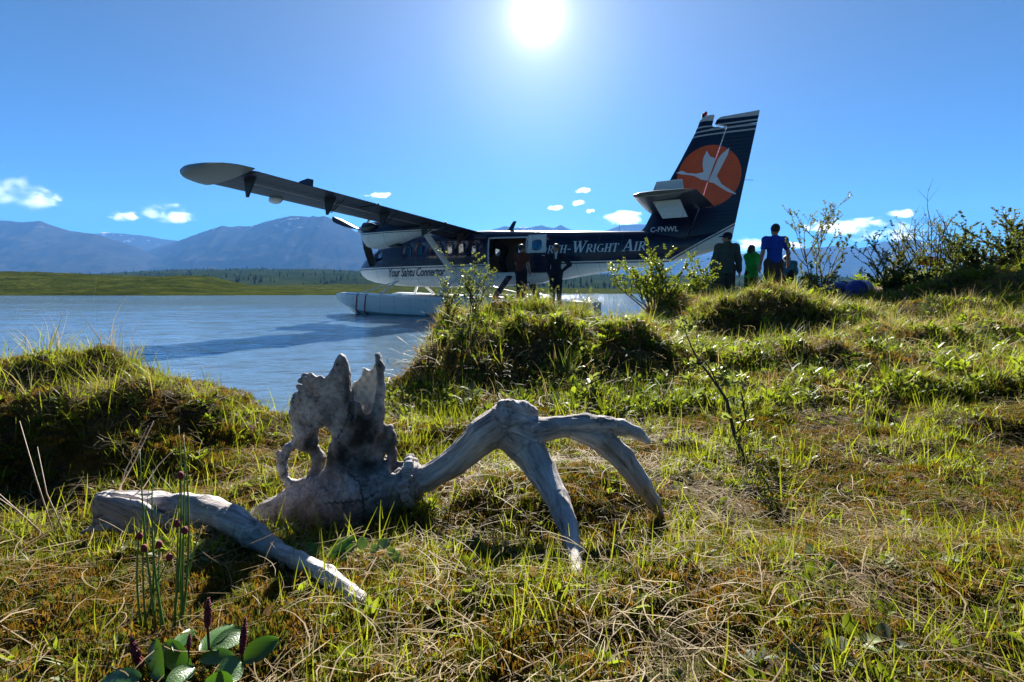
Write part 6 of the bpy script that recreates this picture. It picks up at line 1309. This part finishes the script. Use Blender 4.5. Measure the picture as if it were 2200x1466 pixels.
def rosette(px, py, leaves, label, mat, dz=0.01):
    g_ = gpt(px, py); o = empty('ground_willow', tuple(g_), 0, label, 'plant'); r_ = random.Random(int(px))
    for (u, v, L_, W, a) in leaves:
        c_ = at(u, v, g_[1] + .01) - g_; el = r_.uniform(.35, .8); ax = np.array([math.cos(a) * math.cos(el), math.sin(a) * .5, math.sin(el)]); ax /= np.linalg.norm(ax); n_ = np.array([r_.uniform(-.3, .3), -.6, 1.0]); n_ -= ax * (n_ @ ax); n_ /= np.linalg.norm(n_); b = MB(); wrinkled_leaf(b, c_ - ax * L_ / 2, ax, n_, L_, W, .15, 7); b.build('leaf', mat, o, smooth=True)
    return o
t = NT('pale_round_leaf'); nz = t.noise(t.pos(), 60, 3); pb = t.pbr(t.mix(t.rng(nz, .3, .7), (0.06, 0.13, 0.045), (0.13, 0.21, 0.08)), 0.45, t.bump(t.noise(t.pos(), 400, 2), .4, .001), 0, .6); tr = t.n('ShaderNodeBsdfTranslucent', {'Color': (0.15, 0.25, 0.03, 1)}); mx = t.n('ShaderNodeMixShader', {0: .25, 1: pb, 2: tr.outputs[0]}); M_round = t.surf(mx.outputs[0])
rosette(800, 1240, [(778, 1167, .022, .010, 1.6), (825, 1168, .022, .012, 1.2), (805, 1180, .020, .009, .3), (793, 1208, .024, .012, 2.4), (822, 1215, .020, .010, .6), (848, 1196, .022, .011, 0), (857, 1208, .022, .010, .2), (840, 1185, .016, .009, .4)], 'round pale leaves in front of the skull, right-hand cluster', M_round)
rosette(710, 1232, [(735, 1170, .045, .012, .4), (740, 1190, .045, .013, .6), (725, 1195, .055, .013, 1.0), (672, 1178, .024, .010, 2.6), (680, 1195, .030, .011, 2.2), (700, 1200, .035, .011, 1.8)], 'glossy oval willow leaves in front of the skull, left-hand cluster', M_net)

# upright rushes at the lower left
def stalk(b, p0, p1, bow, rad, d0, d1, n=7, mi=0):
    a_, e_ = at(*p0, d0), at(*p1, d1); P = [a_ + (e_ - a_) * k / n + np.array([bow * math.sin(math.pi * k / n), 0, 0]) for k in range(n + 1)]; return P
rg = gpt(372, 1402); rush = empty('rush_clump', tuple(rg), 0, 'tall upright green rushes in front of the broken antler', 'rushes'); dR = float(rg[1])
M_rush = plain('rush_stem', (0.07, 0.15, 0.02), 0.45, var=0.25, scale=18)
for (x0, y0, x1, y1, w) in ((303, 1345, 312, 1080, 4.5), (313, 1345, 320, 1050, 4), (338, 1370, 300, 965, 4.5), (333, 1370, 336, 1085, 4.5), (362, 1400, 328, 1010, 5), (366, 1400, 384, 915, 5), (380, 1415, 394, 935, 5), (376, 1410, 388, 1000, 4), (390, 1400, 398, 960, 4.5), (388, 1410, 446, 1090, 4.5), (400, 1400, 405, 1070, 4), (310, 1345, 372, 1180, 4), (352, 1390, 346, 1150, 4)):
    P = [p - rg for p in stalk(None, (x0, y0), (x1, y1), random.uniform(-.012, .012), 0, dR, dR + .03)]; b = MB(); b.tube(P, [w * 0.58 * dR / F * (1 - .75 * (k / 7) ** 2) for k in range(8)], 6); b.build('stem', M_rush, rush, smooth=True)
for u, v in ((300, 1152), (310, 1178), (342, 1170), (380, 1125), (397, 1140), (388, 1022), (364, 1198)): c_ = at(u, v, dR) - rg; b = MB(); b.ball(c_, (.0045, .004, .006), 7, 5); b.build('seed_head', M_catkin, rush, smooth=True)
# dry stalks at the left
dg_ = gpt(110, 1180); dry = empty('dry_stalks', tuple(dg_), 0, 'pale pinkish dry stalks leaning at the left edge', 'stalks'); dD = float(dg_[1])
for pts in [((110, 1130), (78, 1030), (42, 905)), ((145, 1160), (100, 1060), (80, 960)), ((95, 1150), (30, 1090), (-20, 1045)), ((100, 1160), (40, 1100), (-10, 1065)), ((120, 1140), (140, 1080), (178, 1025)), ((256, 1052), (290, 990), (330, 905)), ((258, 1056), (270, 1010), (318, 915)), ((300, 1060), (340, 1000), (375, 965))]:
    b = MB(); b.tube([at(u, v, dD + .01 * k) - dg_ for k, (u, v) in enumerate(pts)], [.0016, .0014, .0008], 5); b.build('stalk', M_stalk, dry, smooth=True)
# grass panicle against the water
pg = gpt(200, 760); pan = empty('pink_panicle', tuple(pg), 0, 'thin pinkish grass stalk rising above the left hummock against the lake', 'grass stalk'); dP = float(pg[1]); b = MB(); b.tube([at(u, v, dP) - pg for u, v in ((212, 770), (205, 700), (203, 640), (207, 600), (196, 578))], [.0012, .001, .0009, .0008, .0006], 5); b.build('stalk', M_stalk, pan)
for u, v in ((196, 580), (206, 600), (210, 608), (202, 665), (200, 590), (176, 636)): c_ = at(u, v, dP) - pg; b = MB(); b.ball(c_, (.004, .003, .008), 6, 4); b.build('spikelet', M_pink, pan, smooth=True)
# yellow flowers near the people
for px_, py_, lb in ((1702, 621, 'left of two yellow flowers near the bare shrub'), (1733, 622, 'right of two yellow flowers near the bare shrub')):
    p_ = at(px_, py_, 7.0); g0 = float(ground_z(p_[0], 7.0)); fl_ = empty('yellow_flower', (p_[0], 7.0, g0), 0, lb, 'flower', 'yellow flowers'); hgt_ = max(.1, p_[2] - g0); b = MB(); b.tube([(0, 0, -.01), (0, 0, hgt_)], .004, 5); b.build('stem', M_rush, fl_); b = MB()
    for k in range(12): a = k * .5236; leaf_pts(b, np.array([0, 0, hgt_]), np.array([math.cos(a) * .9, math.sin(a) * .9, .35]), np.array([-math.sin(a), math.cos(a), 0]), .045, .012, .1)
    b.build('petals', M_petal, fl_)
